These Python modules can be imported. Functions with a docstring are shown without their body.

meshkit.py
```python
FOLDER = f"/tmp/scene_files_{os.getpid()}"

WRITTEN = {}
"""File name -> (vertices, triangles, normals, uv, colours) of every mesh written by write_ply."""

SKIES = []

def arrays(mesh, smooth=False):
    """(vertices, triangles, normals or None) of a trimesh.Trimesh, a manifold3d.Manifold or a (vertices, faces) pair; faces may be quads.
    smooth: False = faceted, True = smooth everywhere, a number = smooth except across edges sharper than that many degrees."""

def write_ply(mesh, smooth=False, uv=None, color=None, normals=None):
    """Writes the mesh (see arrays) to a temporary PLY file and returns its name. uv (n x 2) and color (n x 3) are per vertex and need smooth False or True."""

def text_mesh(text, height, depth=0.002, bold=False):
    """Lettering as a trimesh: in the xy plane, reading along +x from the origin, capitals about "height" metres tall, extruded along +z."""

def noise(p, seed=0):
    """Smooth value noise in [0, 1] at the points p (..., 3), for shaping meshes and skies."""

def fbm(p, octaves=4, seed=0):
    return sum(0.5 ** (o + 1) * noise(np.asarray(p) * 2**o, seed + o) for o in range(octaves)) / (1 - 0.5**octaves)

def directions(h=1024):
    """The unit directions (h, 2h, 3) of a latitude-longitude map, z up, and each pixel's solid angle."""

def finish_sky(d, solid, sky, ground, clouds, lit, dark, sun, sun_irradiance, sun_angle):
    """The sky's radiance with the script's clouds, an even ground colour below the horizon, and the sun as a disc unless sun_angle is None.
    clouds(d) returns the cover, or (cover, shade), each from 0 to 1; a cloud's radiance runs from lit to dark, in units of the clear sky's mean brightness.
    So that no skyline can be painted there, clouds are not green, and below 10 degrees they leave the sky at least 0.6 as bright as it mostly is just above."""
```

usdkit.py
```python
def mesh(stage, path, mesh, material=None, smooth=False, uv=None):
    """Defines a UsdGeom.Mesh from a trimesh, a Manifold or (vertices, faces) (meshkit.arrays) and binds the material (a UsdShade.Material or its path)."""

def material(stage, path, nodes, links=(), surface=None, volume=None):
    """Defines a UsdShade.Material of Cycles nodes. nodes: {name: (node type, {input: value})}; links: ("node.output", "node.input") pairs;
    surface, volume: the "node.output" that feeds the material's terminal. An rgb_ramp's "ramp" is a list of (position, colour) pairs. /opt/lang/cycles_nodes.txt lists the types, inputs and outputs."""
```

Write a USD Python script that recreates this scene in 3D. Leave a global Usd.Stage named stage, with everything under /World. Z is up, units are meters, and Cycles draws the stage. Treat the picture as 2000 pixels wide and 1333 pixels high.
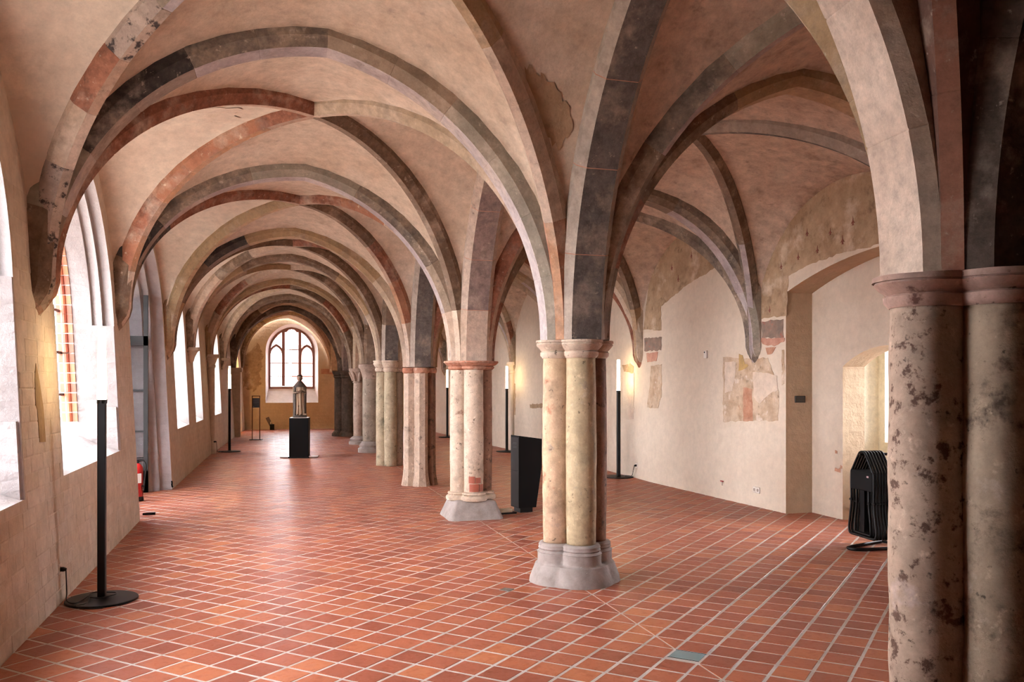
import math, random
import numpy as np, trimesh, shapely
from shapely.geometry import Polygon, box as sbox
from pxr import Usd, UsdGeom, UsdLux, UsdShade, Gf, Sdf, Vt
import usdkit, meshkit

stage = Usd.Stage.CreateInMemory()
UsdGeom.SetStageUpAxis(stage, 'Z')
UsdGeom.SetStageMetersPerUnit(stage, 1.0)
world = UsdGeom.Xform.Define(stage, '/World')
UsdGeom.Scope.Define(stage, '/World/Looks')
rng = random.Random(7)

# ------------------------------------------------------------------ camera, sky, daylight, exposure
CAM = np.array([-2.35, 0.0, 1.6]); YAW = math.radians(15.5); FPX, HOR = 1700.0, 750.0
cam = UsdGeom.Camera.Define(stage, '/World/camera')
_r, _f, _u = (math.cos(YAW), -math.sin(YAW), 0), (math.sin(YAW), math.cos(YAW), 0), (0, 0, 1)
cam.AddTransformOp().Set(Gf.Matrix4d(*_r, 0, *_u, 0, -_f[0], -_f[1], 0, 0, *map(float, CAM), 1))
cam.CreateHorizontalApertureAttr(36.0)
cam.CreateFocalLengthAttr(36.0 * FPX / 2000)
cam.CreateVerticalApertureOffsetAttr((HOR - 666.5) * 36.0 / 2000)
cam.CreateClippingRangeAttr(Gf.Vec2f(0.05, 500))
cam.CreateExposureAttr(-0.72)

SKY = 15.0                      # radiance of the overcast sky outside
sky = UsdLux.DomeLight.Define(stage, '/World/sky')
sky.CreateIntensityAttr(SKY); sky.CreateColorAttr(Gf.Vec3f(0.95, 0.95, 1.0))



# ------------------------------------------------------------------ materials
MATS = {}


def std(name, color, rough=0.5, **kw):
    if name not in MATS:
        MATS[name] = usdkit.material(stage, '/World/Looks/' + name, {'p': ('principled_bsdf', {'base_color': color, 'roughness': rough, **kw})}, [], 'p.BSDF')
    return MATS[name]


def plaster(name, a, b, scale=1.6, stains=(), bump=0.25, fine=28, rough=0.88, side=None, contrast=(0.36, 0.64), spec=0.2, grain=9, grime=0.22, courses=0.0):
    """Mottled limewash: a/b vary broadly; stains = (colour, scale, lo, hi, amount); side = (a, b) used where u of st is 1 (the chamfers of a rib)."""
    if name in MATS:
        return MATS[name]
    N = {'g': ('geometry', {}), 'n': ('noise_texture', {'scale': scale, 'detail': 6, 'roughness': 0.62}),
         'r': ('map_range', {'from_min': contrast[0], 'from_max': contrast[1]}), 'm': ('mix_color', {'a': a, 'b': b}),
         'p': ('principled_bsdf', {'roughness': rough, 'specular_ior_level': spec}),
         'nf': ('noise_texture', {'scale': fine, 'detail': 5, 'roughness': 0.7}),
         'nb': ('noise_texture', {'scale': 5, 'detail': 4, 'roughness': 0.6}),
         'ad': ('math', {'math_type': 'multiply_add', 'value2': 0.35}),
         'bu': ('bump', {'strength': bump, 'distance': 0.02})}
    K = [('g.position', 'n.vector'), ('n.fac', 'r.value'), ('r.result', 'm.fac'), ('g.position', 'nf.vector'), ('g.position', 'nb.vector'),
         ('nf.fac', 'ad.value1'), ('nb.fac', 'ad.value3'), ('ad.value', 'bu.height'), ('bu.normal', 'p.normal')]
    N['gn'] = ('noise_texture', {'scale': grain, 'detail': 9, 'roughness': 0.75}); N['gr'] = ('map_range', {'from_min': 0.3, 'from_max': 0.7, 'to_min': 1 - grime, 'to_max': 1 + grime * .55}); N['gm'] = ('vector_math', {'math_type': 'scale'})
    K += [('g.position', 'gn.vector'), ('gn.fac', 'gr.value')]
    if courses:
        N['cz'] = ('separate_xyz', {}); N['cm'] = ('math', {'math_type': 'multiply_add', 'value2': 1 / 0.112, 'value3': 40.0}); N['cf'] = ('math', {'math_type': 'pingpong', 'value2': 0.5}); N['cr'] = ('map_range', {'from_max': 0.09})
        N['cn'] = ('math', {'math_type': 'multiply_add', 'value2': 0.5}); N['cw'] = ('math', {'math_type': 'multiply_add', 'value2': courses}); N['co'] = ('map_range', {'from_min': 0.3, 'from_max': 0.6})
        N['cx'] = ('math', {'math_type': 'multiply', 'value2': courses})
        K = [q for q in K if q != ('ad.value', 'bu.height')] + [('g.position', 'cz.vector'), ('cz.z', 'cm.value1'), ('cm.value', 'cn.value3'), ('nb.fac', 'cn.value1'), ('cn.value', 'cf.value1'), ('cf.value', 'cr.value'), ('cr.result', 'cw.value1'), ('ad.value', 'cw.value3'), ('cw.value', 'bu.height')]
        del N['co'], N['cx']
    out = 'm.result'
    if side:
        N['ms'] = ('mix_color', {'a': side[0], 'b': side[1]}); K.append(('r.result', 'ms.fac'))
        N['uv'] = ('uvmap', {'attribute': 'st'}); N['sx'] = ('separate_xyz', {}); N['mx'] = ('mix_color', {})
        K += [('uv.UV', 'sx.vector'), ('sx.x', 'mx.fac'), (out, 'mx.a'), ('ms.result', 'mx.b')]
        out = 'mx.result'
    for i, (c, sc, lo, hi, amt) in enumerate(stains):
        N[f'sn{i}'] = ('noise_texture', {'scale': sc, 'detail': 7, 'roughness': 0.65})
        N[f'sv{i}'] = ('vector_math', {'math_type': 'add', 'vector2': (3.7 * i + 1.3, 9.1 * i, 5.2 * i)})
        N[f'sr{i}'] = ('map_range', {'from_min': lo, 'from_max': hi, 'to_max': amt})
        N[f'sm{i}'] = ('mix_color', {'b': c})
        K += [('g.position', f'sv{i}.vector1'), (f'sv{i}.vector', f'sn{i}.vector'), (f'sn{i}.fac', f'sr{i}.value'), (f'sr{i}.result', f'sm{i}.fac'), (out, f'sm{i}.a')]
        out = f'sm{i}.result'
    K += [(out, 'gm.vector1'), ('gr.result', 'gm.scale'), ('gm.vector', 'p.base_color')]
    MATS[name] = usdkit.material(stage, '/World/Looks/' + name, N, K, 'p.BSDF')
    return MATS[name]


BROWN, DARK, REDB, CREAM, GREY = (0.22, 0.13, 0.08), (0.06, 0.045, 0.035), (0.36, 0.12, 0.06), (0.66, 0.5, 0.36), (0.2, 0.17, 0.15)
M_WEB = plaster('web_plaster', (0.66, 0.535, 0.415), (0.55, 0.42, 0.31), 1.1, [((0.36, 0.23, 0.15), 2.3, 0.56, 0.72, 0.55), ((0.72, 0.6, 0.49), 0.9, 0.55, 0.68, 0.6), ((0.33, 0.25, 0.21), 5.5, 0.62, 0.74, 0.5)], grime=.3, bump=.35)
M_WEBR = plaster('web_plaster_worn', (0.66, 0.52, 0.405), (0.56, 0.42, 0.32), 1.3, [((0.26, 0.16, 0.1), 3.1, 0.54, 0.7, 0.6), ((0.58, 0.43, 0.33), 1.3, 0.56, 0.7, 0.6), ((0.2, 0.14, 0.1), 8, 0.59, 0.7, 0.5), ((0.64, 0.5, 0.39), 5, 0.58, 0.66, 0.5)], grime=.4, grain=7, bump=.4)
M_WEBC = plaster('web_plaster_pale', (0.68, 0.57, 0.45), (0.6, 0.47, 0.36), 1.2, [((0.42, 0.31, 0.2), 2.6, 0.58, 0.72, 0.5)])
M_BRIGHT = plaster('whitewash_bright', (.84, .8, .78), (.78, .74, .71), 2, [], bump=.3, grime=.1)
M_WHITE = plaster('whitewash', (0.66, 0.55, 0.44), (0.58, 0.47, 0.36), 1.4, [((0.34, 0.2, 0.12), 9, 0.66, 0.74, 0.6)], bump=0.5, fine=16, courses=0.045)
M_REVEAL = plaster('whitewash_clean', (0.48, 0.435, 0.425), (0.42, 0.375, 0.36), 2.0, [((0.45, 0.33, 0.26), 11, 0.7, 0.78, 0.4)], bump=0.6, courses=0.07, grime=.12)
M_WALLR = plaster('lime_plaster_smooth', (0.68, 0.56, 0.44), (0.62, 0.5, 0.385), 0.8, [((0.5, 0.36, 0.26), 3, 0.6, 0.75, 0.3)], bump=0.3, fine=14, courses=0.02, grime=.12)
M_TAN = plaster('whitewash_tan', (0.62, 0.48, 0.33), (0.56, 0.42, 0.28), 1.5, [], bump=0.7, fine=10, courses=0.025, grime=.12)
M_BRICKW = [plaster(f'whitewashed_brick_{i}', a, b, 2.4, [((0.32, 0.19, 0.12), 12, 0.66, 0.74, 0.5)], bump=0.5, fine=22)
            for i, (a, b) in enumerate([((0.65, 0.54, 0.43), (0.57, 0.46, 0.35)), ((0.62, 0.51, 0.4), (0.55, 0.44, 0.33)), ((0.68, 0.57, 0.46), (0.6, 0.49, 0.39))])]
M_OLD = plaster('old_plaster', (0.46, 0.32, 0.2), (0.34, 0.22, 0.13), 3.2, [((0.19, 0.12, 0.07), 6, 0.55, 0.68, 0.65), ((0.58, 0.44, 0.32), 2.4, 0.53, 0.64, 0.8)], bump=0.5, fine=20)
M_FRAG = plaster('painted_fragment', (0.6, 0.45, 0.32), (0.44, 0.3, 0.19), 5, [((0.25, 0.18, 0.12), 11, 0.58, 0.68, 0.7), ((0.42, 0.16, 0.08), 7, 0.64, 0.72, 0.7), ((0.68, 0.55, 0.44), 6, 0.57, 0.64, 0.8)], bump=0.5, fine=24)
M_FRED = plaster('fragment_red', (0.42, 0.19, 0.11), (0.52, 0.29, 0.19), 7, [((0.24, 0.1, 0.06), 12, 0.58, 0.7, 0.6)], bump=0.3)
M_FDARK = plaster('fragment_dark', (0.2, 0.15, 0.12), (0.3, 0.2, 0.15), 8, [((0.4, 0.12, 0.08), 9, 0.58, 0.66, 0.8)], bump=0.3)
M_FPINK = plaster('fragment_pink', (0.56, 0.3, 0.21), (0.46, 0.22, 0.15), 8, [], bump=0.3)
M_FWHITE = plaster('fragment_fill', (0.68, 0.54, 0.42), (0.62, 0.48, 0.37), 4, [], bump=0.25)
M_FOCHRE = plaster('fragment_ochre', (0.5, 0.33, 0.12), (0.42, 0.27, 0.12), 8, [], bump=0.3)
M_LILY = std('lily_pigment', (0.2, 0.06, 0.04), 0.9)
M_STONE = plaster('base_stone', (0.4, 0.34, 0.31), (0.3, 0.25, 0.225), 6, [((0.68, 0.62, 0.56), 30, 0.68, 0.74, 0.8), ((0.2, 0.16, 0.14), 5, 0.6, 0.75, 0.5)], bump=0.4, rough=0.7)
# rib paints: soffit pair, side pair
RIB = {}


def ribmat(key, a, b, sa, sb, stains=()):
    RIB[key] = plaster('rib_' + key, a, b, 3.5, [((0.56, 0.44, 0.34), 2.1, 0.52, 0.66, 0.5), ((0.2, 0.155, 0.13), 3.3, 0.54, 0.7, 0.5)] + list(stains) + [((0.6, 0.48, 0.38), 19, 0.62, 0.7, 0.55)], bump=0.5, fine=30, side=(sa, sb), grain=14, grime=0.4)


ribmat('lilac_dark', (0.47, 0.4, 0.39), (0.36, 0.29, 0.28), (0.13, 0.105, 0.085), (0.26, 0.19, 0.135), [((0.55, 0.44, 0.36), 9, 0.62, 0.7, 0.6)])
ribmat('lilac_tan', (0.5, 0.42, 0.39), (0.4, 0.32, 0.3), (0.36, 0.26, 0.18), (0.28, 0.21, 0.15), [((0.16, 0.13, 0.11), 8, 0.6, 0.7, 0.6)])
ribmat('lilac_olive', (0.52, 0.45, 0.43), (0.42, 0.35, 0.33), (0.33, 0.28, 0.21), (0.25, 0.21, 0.165), [((0.5, 0.36, 0.28), 10, 0.64, 0.72, 0.5)])
ribmat('black', (0.33, 0.25, 0.2), (0.24, 0.18, 0.15), (0.035, 0.03, 0.028), (0.075, 0.06, 0.052), [((0.4, 0.29, 0.21), 11, 0.68, 0.76, 0.5)])
ribmat('red', (0.5, 0.33, 0.24), (0.42, 0.27, 0.19), (0.2, 0.075, 0.045), (0.3, 0.125, 0.075), [((0.1, 0.05, 0.035), 9, 0.6, 0.7, 0.6), ((0.55, 0.38, 0.27), 14, 0.68, 0.75, 0.7)])
ribmat('orange', (0.5, 0.29, 0.18), (0.43, 0.22, 0.12), (0.4, 0.185, 0.105), (0.3, 0.12, 0.07), [((0.6, 0.46, 0.33), 11, 0.62, 0.7, 0.8)])
ribmat('cream', (0.64, 0.51, 0.39), (0.56, 0.42, 0.31), (0.5, 0.38, 0.27), (0.42, 0.31, 0.21), [((0.24, 0.19, 0.16), 7, 0.64, 0.74, 0.6)])
ribmat('pale', (0.62, 0.48, 0.38), (0.54, 0.4, 0.31), (0.5, 0.37, 0.28), (0.44, 0.31, 0.22), [((0.36, 0.27, 0.25), 6, 0.66, 0.76, 0.5), ((0.4, 0.22, 0.14), 13, 0.7, 0.76, 0.5)])
ribmat('ochre', (0.52, 0.37, 0.23), (0.44, 0.3, 0.18), (0.4, 0.27, 0.15), (0.31, 0.2, 0.11), [((0.14, 0.1, 0.07), 8, 0.62, 0.72, 0.5)])
ribmat('grey', (0.115, 0.098, 0.088), (0.165, 0.14, 0.125), (0.46, 0.38, 0.31), (0.36, 0.29, 0.24), [((0.3, 0.235, 0.2), 24, 0.62, 0.75, 0.5)])
ribmat('plum', (0.23, 0.165, 0.15), (0.3, 0.215, 0.185), (0.52, 0.4, 0.32), (0.44, 0.33, 0.26), [((0.12, 0.09, 0.085), 18, 0.6, 0.72, 0.6)])
ribmat('brown', (0.27, 0.19, 0.135), (0.2, 0.135, 0.095), (0.15, 0.095, 0.06), (0.22, 0.145, 0.095), [((0.42, 0.33, 0.26), 8, 0.63, 0.7, 0.6)])
ribmat('speckle', (0.5, 0.38, 0.3), (0.38, 0.28, 0.22), (0.42, 0.32, 0.26), (0.3, 0.22, 0.18), [((0.055, 0.042, 0.038), 13, 0.52, 0.6, 0.85)])
ribmat('redsoffit', (0.33, 0.15, 0.095), (0.27, 0.11, 0.07), (0.13, 0.06, 0.04), (0.1, 0.05, 0.035))
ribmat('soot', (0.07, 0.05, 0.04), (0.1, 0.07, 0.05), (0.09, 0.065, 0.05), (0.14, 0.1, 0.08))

M_BLACK = std('black_metal', (0.007, 0.0065, 0.0065), 0.42, specular_ior_level=0.25)
M_BLACKM = std('black_matte', (0.006, 0.0055, 0.0055), 0.7, specular_ior_level=0.12)
M_CABLE = std('black_cable', (0.012, 0.011, 0.01), 0.5)
M_LAMP = usdkit.material(stage, '/World/Looks/lamp_tube', {'e': ('emission', {'color': (1.0, 0.74, 0.4), 'strength': 48.0})}, [], 'e.emission')
M_GLASS = usdkit.material(stage, '/World/Looks/window_glass', {'t': ('transparent_bsdf', {'color': (0.96, 0.96, 0.97)}), 'g': ('glossy_bsdf', {'roughness': 0.05, 'color': (1, 1, 1)}), 'f': ('fresnel', {'IOR': 1.45}), 'm': ('mix_closure', {})},
                          [('f.fac', 'm.fac'), ('t.BSDF', 'm.closure1'), ('g.BSDF', 'm.closure2')], 'm.closure')
M_GLASSD = usdkit.material(stage, '/World/Looks/dim_glass', {'t': ('transparent_bsdf', {'color': (0.62, 0.6, 0.58)}), 'g': ('glossy_bsdf', {'roughness': 0.08, 'color': (1, 1, 1)}), 'f': ('fresnel', {'IOR': 1.45}), 'm': ('mix_closure', {})},
                          [('f.fac', 'm.fac'), ('t.BSDF', 'm.closure1'), ('g.BSDF', 'm.closure2')], 'm.closure')
M_LEAD = std('lead_came', (0.45, 0.2, 0.17), 0.6)
M_FRAMEB = std('window_frame_brown', (0.26, 0.13, 0.105), 0.6)
M_DOORF = std('door_frame_black', (0.02, 0.018, 0.017), 0.5)
M_REDBRICK = [plaster(f'red_brick_{i}', a, b, 9, [((0.2, 0.06, 0.04), 20, 0.6, 0.72, 0.5)], bump=0.25, rough=0.55, spec=0.5) for i, (a, b) in enumerate([((0.5, 0.15, 0.07), (0.4, 0.1, 0.05)), ((0.42, 0.11, 0.06), (0.33, 0.08, 0.045)), ((0.56, 0.2, 0.09), (0.45, 0.13, 0.06))])]
M_MORTAR = plaster('white_mortar', (0.72, 0.64, 0.58), (0.6, 0.52, 0.46), 9)
M_GROUT = plaster('floor_grout', (0.62, 0.55, 0.5), (0.5, 0.43, 0.38), 2.5, [((0.28, 0.19, 0.14), 0.9, 0.52, 0.68, 0.6)], rough=0.45, spec=0.5)
# terracotta: one tone per tile from the tile's cell, mottling and burnt spots on top
_t = 0.1999
MATS['tile'] = usdkit.material(stage, '/World/Looks/terracotta_tile', {
    'g': ('geometry', {}), 'rot': ('vector_rotate', {'rotate_type': 'z_axis', 'angle': -math.pi / 4, 'center': (0, 5.92, 0)}),
    'sub': ('vector_math', {'math_type': 'subtract', 'vector2': (0, 5.92, 0)}), 'sc': ('vector_math', {'math_type': 'scale', 'scale': 1 / _t}),
    'fl': ('vector_math', {'math_type': 'floor'}), 'mul': ('vector_math', {'math_type': 'multiply', 'vector2': (1, 1, 0)}), 'wn': ('white_noise_texture', {'dimensions': '3D'}),
    'rp': ('rgb_ramp', {'ramp': [(0, (0.29, 0.078, 0.044)), (0.3, (0.36, 0.1, 0.054)), (0.55, (0.4, 0.115, 0.06)), (0.8, (0.45, 0.138, 0.065)), (1, (0.52, 0.175, 0.075))]}),
    'n': ('noise_texture', {'scale': 14, 'detail': 6, 'roughness': 0.65}), 'r': ('map_range', {'from_min': 0.4, 'from_max': 0.7, 'to_max': 0.45}), 'm': ('mix_color', {'b': (0.28, 0.075, 0.042)}),
    'n2': ('noise_texture', {'scale': 60, 'detail': 4, 'roughness': 0.7}), 'r2': ('map_range', {'from_min': 0.62, 'from_max': 0.74, 'to_max': 0.5}), 'm2': ('mix_color', {'b': (0.56, 0.28, 0.17)}),
    'rr': ('map_range', {'from_min': 0.3, 'from_max': 0.7, 'to_min': 0.27, 'to_max': 0.48}),
    'bu': ('bump', {'strength': 0.12, 'distance': 0.01}),
    'p': ('principled_bsdf', {'specular_ior_level': 0.38})},
    [('g.position', 'rot.vector'), ('rot.vector', 'sub.vector1'), ('sub.vector', 'sc.vector1'), ('sc.vector', 'fl.vector1'), ('fl.vector', 'mul.vector1'), ('mul.vector', 'wn.vector'), ('wn.value', 'rp.fac'),
     ('g.position', 'n.vector'), ('n.fac', 'r.value'), ('r.result', 'm.fac'), ('rp.color', 'm.a'), ('g.position', 'n2.vector'), ('n2.fac', 'r2.value'), ('r2.result', 'm2.fac'), ('m.result', 'm2.a'), ('m2.result', 'p.base_color'),
     ('n.fac', 'rr.value'), ('rr.result', 'p.roughness'), ('n2.fac', 'bu.height'), ('bu.normal', 'p.normal')], 'p.BSDF')
M_TILE = MATS['tile']

# ------------------------------------------------------------------ prim helpers
USED = {}


def numbered(parent, name):
    k = (parent, name); n = USED.get(k, 0); USED[k] = n + 1
    return f'{parent}/{name}' if n == 0 else f'{parent}/{name}_{n:03d}'


def tag(p, label=None, cat=None, group=None, kind=None):
    for k, v in (('label', label), ('category', cat), ('group', group), ('kind', kind)):
        if v:
            p.SetCustomDataByKey(k, v)
    return p


def xf(name, parent='/World', loc=None, rotz=0, **kw):
    x = UsdGeom.Xform.Define(stage, numbered(parent, name))
    if loc is not None:
        x.AddTranslateOp().Set(Gf.Vec3d(*map(float, loc)))
        if rotz:
            x.AddRotateZOp().Set(float(rotz))
    tag(x.GetPrim(), **kw)
    return str(x.GetPath())


def put(name, mesh, mat, parent='/World', smooth=False, uv=None, **kw):
    m = usdkit.mesh(stage, numbered(parent, name), mesh, mat, smooth, uv)
    tag(m.GetPrim(), **kw)
    return str(m.GetPath())


def copy_of(src, name, loc, rotz=0, **kw):
    x = UsdGeom.Xform.Define(stage, numbered('/World', name))
    x.GetPrim().GetReferences().AddInternalReference(src)
    x.GetPrim().SetInstanceable(True)
    x.ClearXformOpOrder()
    x.AddTranslateOp().Set(Gf.Vec3d(*map(float, loc))); x.AddRotateZOp().Set(float(rotz))
    tag(x.GetPrim(), **kw)
    return str(x.GetPath())


def cat(*ms):
    return trimesh.util.concatenate([m for m in ms if m is not None])


def bx(x0, x1, y0, y1, z0, z1):
    m = trimesh.creation.box((x1 - x0, y1 - y0, z1 - z0)); m.apply_translation(((x0 + x1) / 2, (y0 + y1) / 2, (z0 + z1) / 2)); return m


def bevbox(sx, sy, sz, b=0.004):
    """A box centred at the origin with bevelled edges (hull)."""
    p = []
    for i in (-1, 1):
        for j in (-1, 1):
            for k in (-1, 1):
                x, y, z = i * sx / 2, j * sy / 2, k * sz / 2
                p += [(x - i * b, y - j * b, z), (x - i * b, y, z - k * b), (x, y - j * b, z - k * b)]
    return trimesh.convex.convex_hull(np.array(p))


def tube(pts, r, n=8, caps=True, up=None):
    pts = np.asarray(pts, float); rr = np.broadcast_to(r, len(pts))
    T = np.gradient(pts, axis=0); T /= np.linalg.norm(T, axis=1)[:, None]
    ref = np.array((0, 0, 1.0)) if abs(T[0][2]) < 0.9 else np.array((1.0, 0, 0))
    a = np.cross(T[0], ref); a /= np.linalg.norm(a)
    V = []
    for i, t in enumerate(T):
        a = a - t * (a @ t); a /= np.linalg.norm(a); b = np.cross(t, a)
        V.append([pts[i] + rr[i] * (math.cos(q) * a + math.sin(q) * b) for q in np.linspace(0, 2 * math.pi, n, endpoint=False)])
    V = np.array(V).reshape(-1, 3); F = []
    for i in range(len(pts) - 1):
        for j in range(n):
            k = (j + 1) % n
            F += [(i * n + j, (i + 1) * n + k, (i + 1) * n + j), (i * n + j, i * n + k, (i + 1) * n + k)]
    if caps:
        V = np.vstack([V, pts[0], pts[-1]]); c0, c1 = len(V) - 2, len(V) - 1; o = (len(pts) - 1) * n
        for j in range(n):
            k = (j + 1) % n
            F += [(c0, k, j), (c1, o + j, o + k)]
    m = trimesh.Trimesh(V, F, process=False); m.fix_normals(); return m


def smoothpath(pts, n=8):
    """Catmull-Rom through pts."""
    P = np.asarray(pts, float); Q = np.vstack([2 * P[0] - P[1], P, 2 * P[-1] - P[-2]]); out = []
    for i in range(1, len(Q) - 2):
        for t in np.linspace(0, 1, n, endpoint=False):
            a, b, c, d = Q[i - 1:i + 3]
            out.append(0.5 * (2 * b + (c - a) * t + (2 * a - 5 * b + 4 * c - d) * t * t + (3 * b - a - 3 * c + d) * t ** 3))
    return np.vstack([out, P[-1]])


def lathe(profile, n=32, close=True):
    """profile: (r, z) upwards."""
    p = np.asarray(profile, float); ph = np.linspace(0, 2 * math.pi, n, endpoint=False)
    V = np.array([[r * math.cos(a), r * math.sin(a), z] for r, z in p for a in ph]); F = []
    for i in range(len(p) - 1):
        for j in range(n):
            k = (j + 1) % n
            F += [(i * n + j, i * n + k, (i + 1) * n + k), (i * n + j, (i + 1) * n + k, (i + 1) * n + j)]
    if close:
        V = np.vstack([V, (0, 0, p[0][1]), (0, 0, p[-1][1])]); o = (len(p) - 1) * n
        for j in range(n):
            k = (j + 1) % n
            F += [(len(V) - 2, k, j), (len(V) - 1, o + j, o + k)]
    return trimesh.Trimesh(V, F, process=False)


def rings(R, close=(True, True)):
    """Loft closed rings of equal count (m, n, 3)."""
    R = np.asarray(R, float); m, n = R.shape[:2]; V = R.reshape(-1, 3); F = []
    for i in range(m - 1):
        for j in range(n):
            k = (j + 1) % n
            F += [(i * n + j, i * n + k, (i + 1) * n + k), (i * n + j, (i + 1) * n + k, (i + 1) * n + j)]
    for e, i, s in ((0, 0, -1), (1, m - 1, 1)):
        if close[e]:
            V = np.vstack([V, R[i].mean(0)]); c = len(V) - 1
            for j in range(n):
                k = (j + 1) % n
                F.append((c, i * n + j, i * n + k) if s > 0 else (c, i * n + k, i * n + j))
    return trimesh.Trimesh(V, F, process=False)


def prism(poly, h0, h1, fmap):
    """Extrude a shapely polygon from h0 to h1 and map (a, b, h) arrays to xyz with fmap."""
    m = trimesh.creation.extrude_polygon(poly, h1 - h0, engine='earcut'); v = m.vertices
    w = fmap(v[:, 0], v[:, 1], v[:, 2] + h0)
    m = trimesh.Trimesh(w, m.faces, process=False); m.fix_normals(); return m


# ------------------------------------------------------------------ plan
COL = {-1: (0.0, -4.2), 0: (0.1, -0.9), 1: (0.13, 2.66), 2: (0.046, 6.72), 3: (-0.02, 10.25), 4: (-0.08, 13.65), 5: (-0.10, 17.1), 6: (-0.09, 20.5), 7: (-0.09, 23.3), 8: (-0.1, 27.1), 9: (-0.15, 31.6)}
CAPZ = {-1: 2.0, 0: 2.0, 1: 1.99, 2: 1.95, 3: 1.87, 4: 1.86, 5: 2.05, 6: 2.06, 7: 2.0, 8: 2.0, 9: 2.0}
YW = {-1: -4.2, 0: -0.7, 1: 3.0, 2: 6.8, 3: 10.2, 4: 14.3, 5: 17.3, 6: 21.0, 7: 24.3, 8: 27.6, 9: 31.6}
YR = {-1: -4.2, 0: -1.0, 1: 2.7, 2: 6.4, 3: 10.1, 4: 13.5, 5: 17.0, 6: 20.2, 7: 23.4, 8: 27.1, 9: 31.6}
CROWN = {-1: 4.25, 0: 4.3, 1: 4.28, 2: 4.14, 3: 4.02, 4: 3.98, 5: 4.0, 6: 3.95, 7: 3.9, 8: 3.85}
TZ = {-1: 4.1, 0: 4.15, 1: 4.15, 2: 4.12, 3: 3.94, 4: 3.88, 5: 3.95, 6: 3.9, 7: 3.84, 8: 3.84, 9: 3.8}
AZ = {-1: 4.3, 0: 4.4, 1: 4.5, 2: 4.25, 3: 4.2, 4: 4.15, 5: 4.15, 6: 4.0, 7: 4.0, 8: 3.95}
BAT = 0.05
_wl = ([-5, 12, 20, 26, 32], [-3.82, -3.82, -3.68, -3.44, -3.2])
_wr = ([-5, 4.0, 6.4, 9.42, 11.3, 13.0, 15, 18.3, 21.6, 27, 32], [4.2, 4.0, 3.88, 3.76, 3.67, 3.6, 3.63, 3.45, 3.16, 2.95, 2.8])
xwl = lambda y: np.interp(y, *_wl)
xwr = lambda y: np.interp(y, *_wr)
WLmap = lambda y, z, d: np.stack([xwl(y) - BAT * z - d, y, z], -1)      # wall_left: d outwards
WRmap = lambda y, z, d: np.stack([xwr(y) + d, y, z], -1)


# ------------------------------------------------------------------ vault geometry
def half(S, A, zs, za, n):
    """Soffit curve from the spring S (plan) to the apex A: points, outward normals, tangents."""
    S, A = np.asarray(S, float), np.asarray(A, float); d = A - S; L = np.linalg.norm(d); e = d / L; H = za - zs
    if H >= L:
        R = (L * L + H * H) / (2 * L); th = np.linspace(0, math.acos((R - L) / R), n + 1)
        x, z, nx, nz = R * (1 - np.cos(th)), R * np.sin(th), -np.cos(th), np.sin(th)
    else:
        th = np.linspace(0, math.pi / 2, n + 1)
        x, z = L * (1 - np.cos(th)), H * np.sin(th); nx, nz = -np.cos(th) * H, np.sin(th) * L
        q = np.hypot(nx, nz); nx, nz = nx / q, nz / q
    P = np.stack([S[0] + e[0] * x, S[1] + e[1] * x, zs + z], 1)
    N = np.stack([e[0] * nx, e[1] * nx, nz], 1)
    T = np.stack([e[0] * nz, e[1] * nz, -nx], 1)
    return P, N, T, np.array([-e[1], e[0], 0.0])


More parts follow.
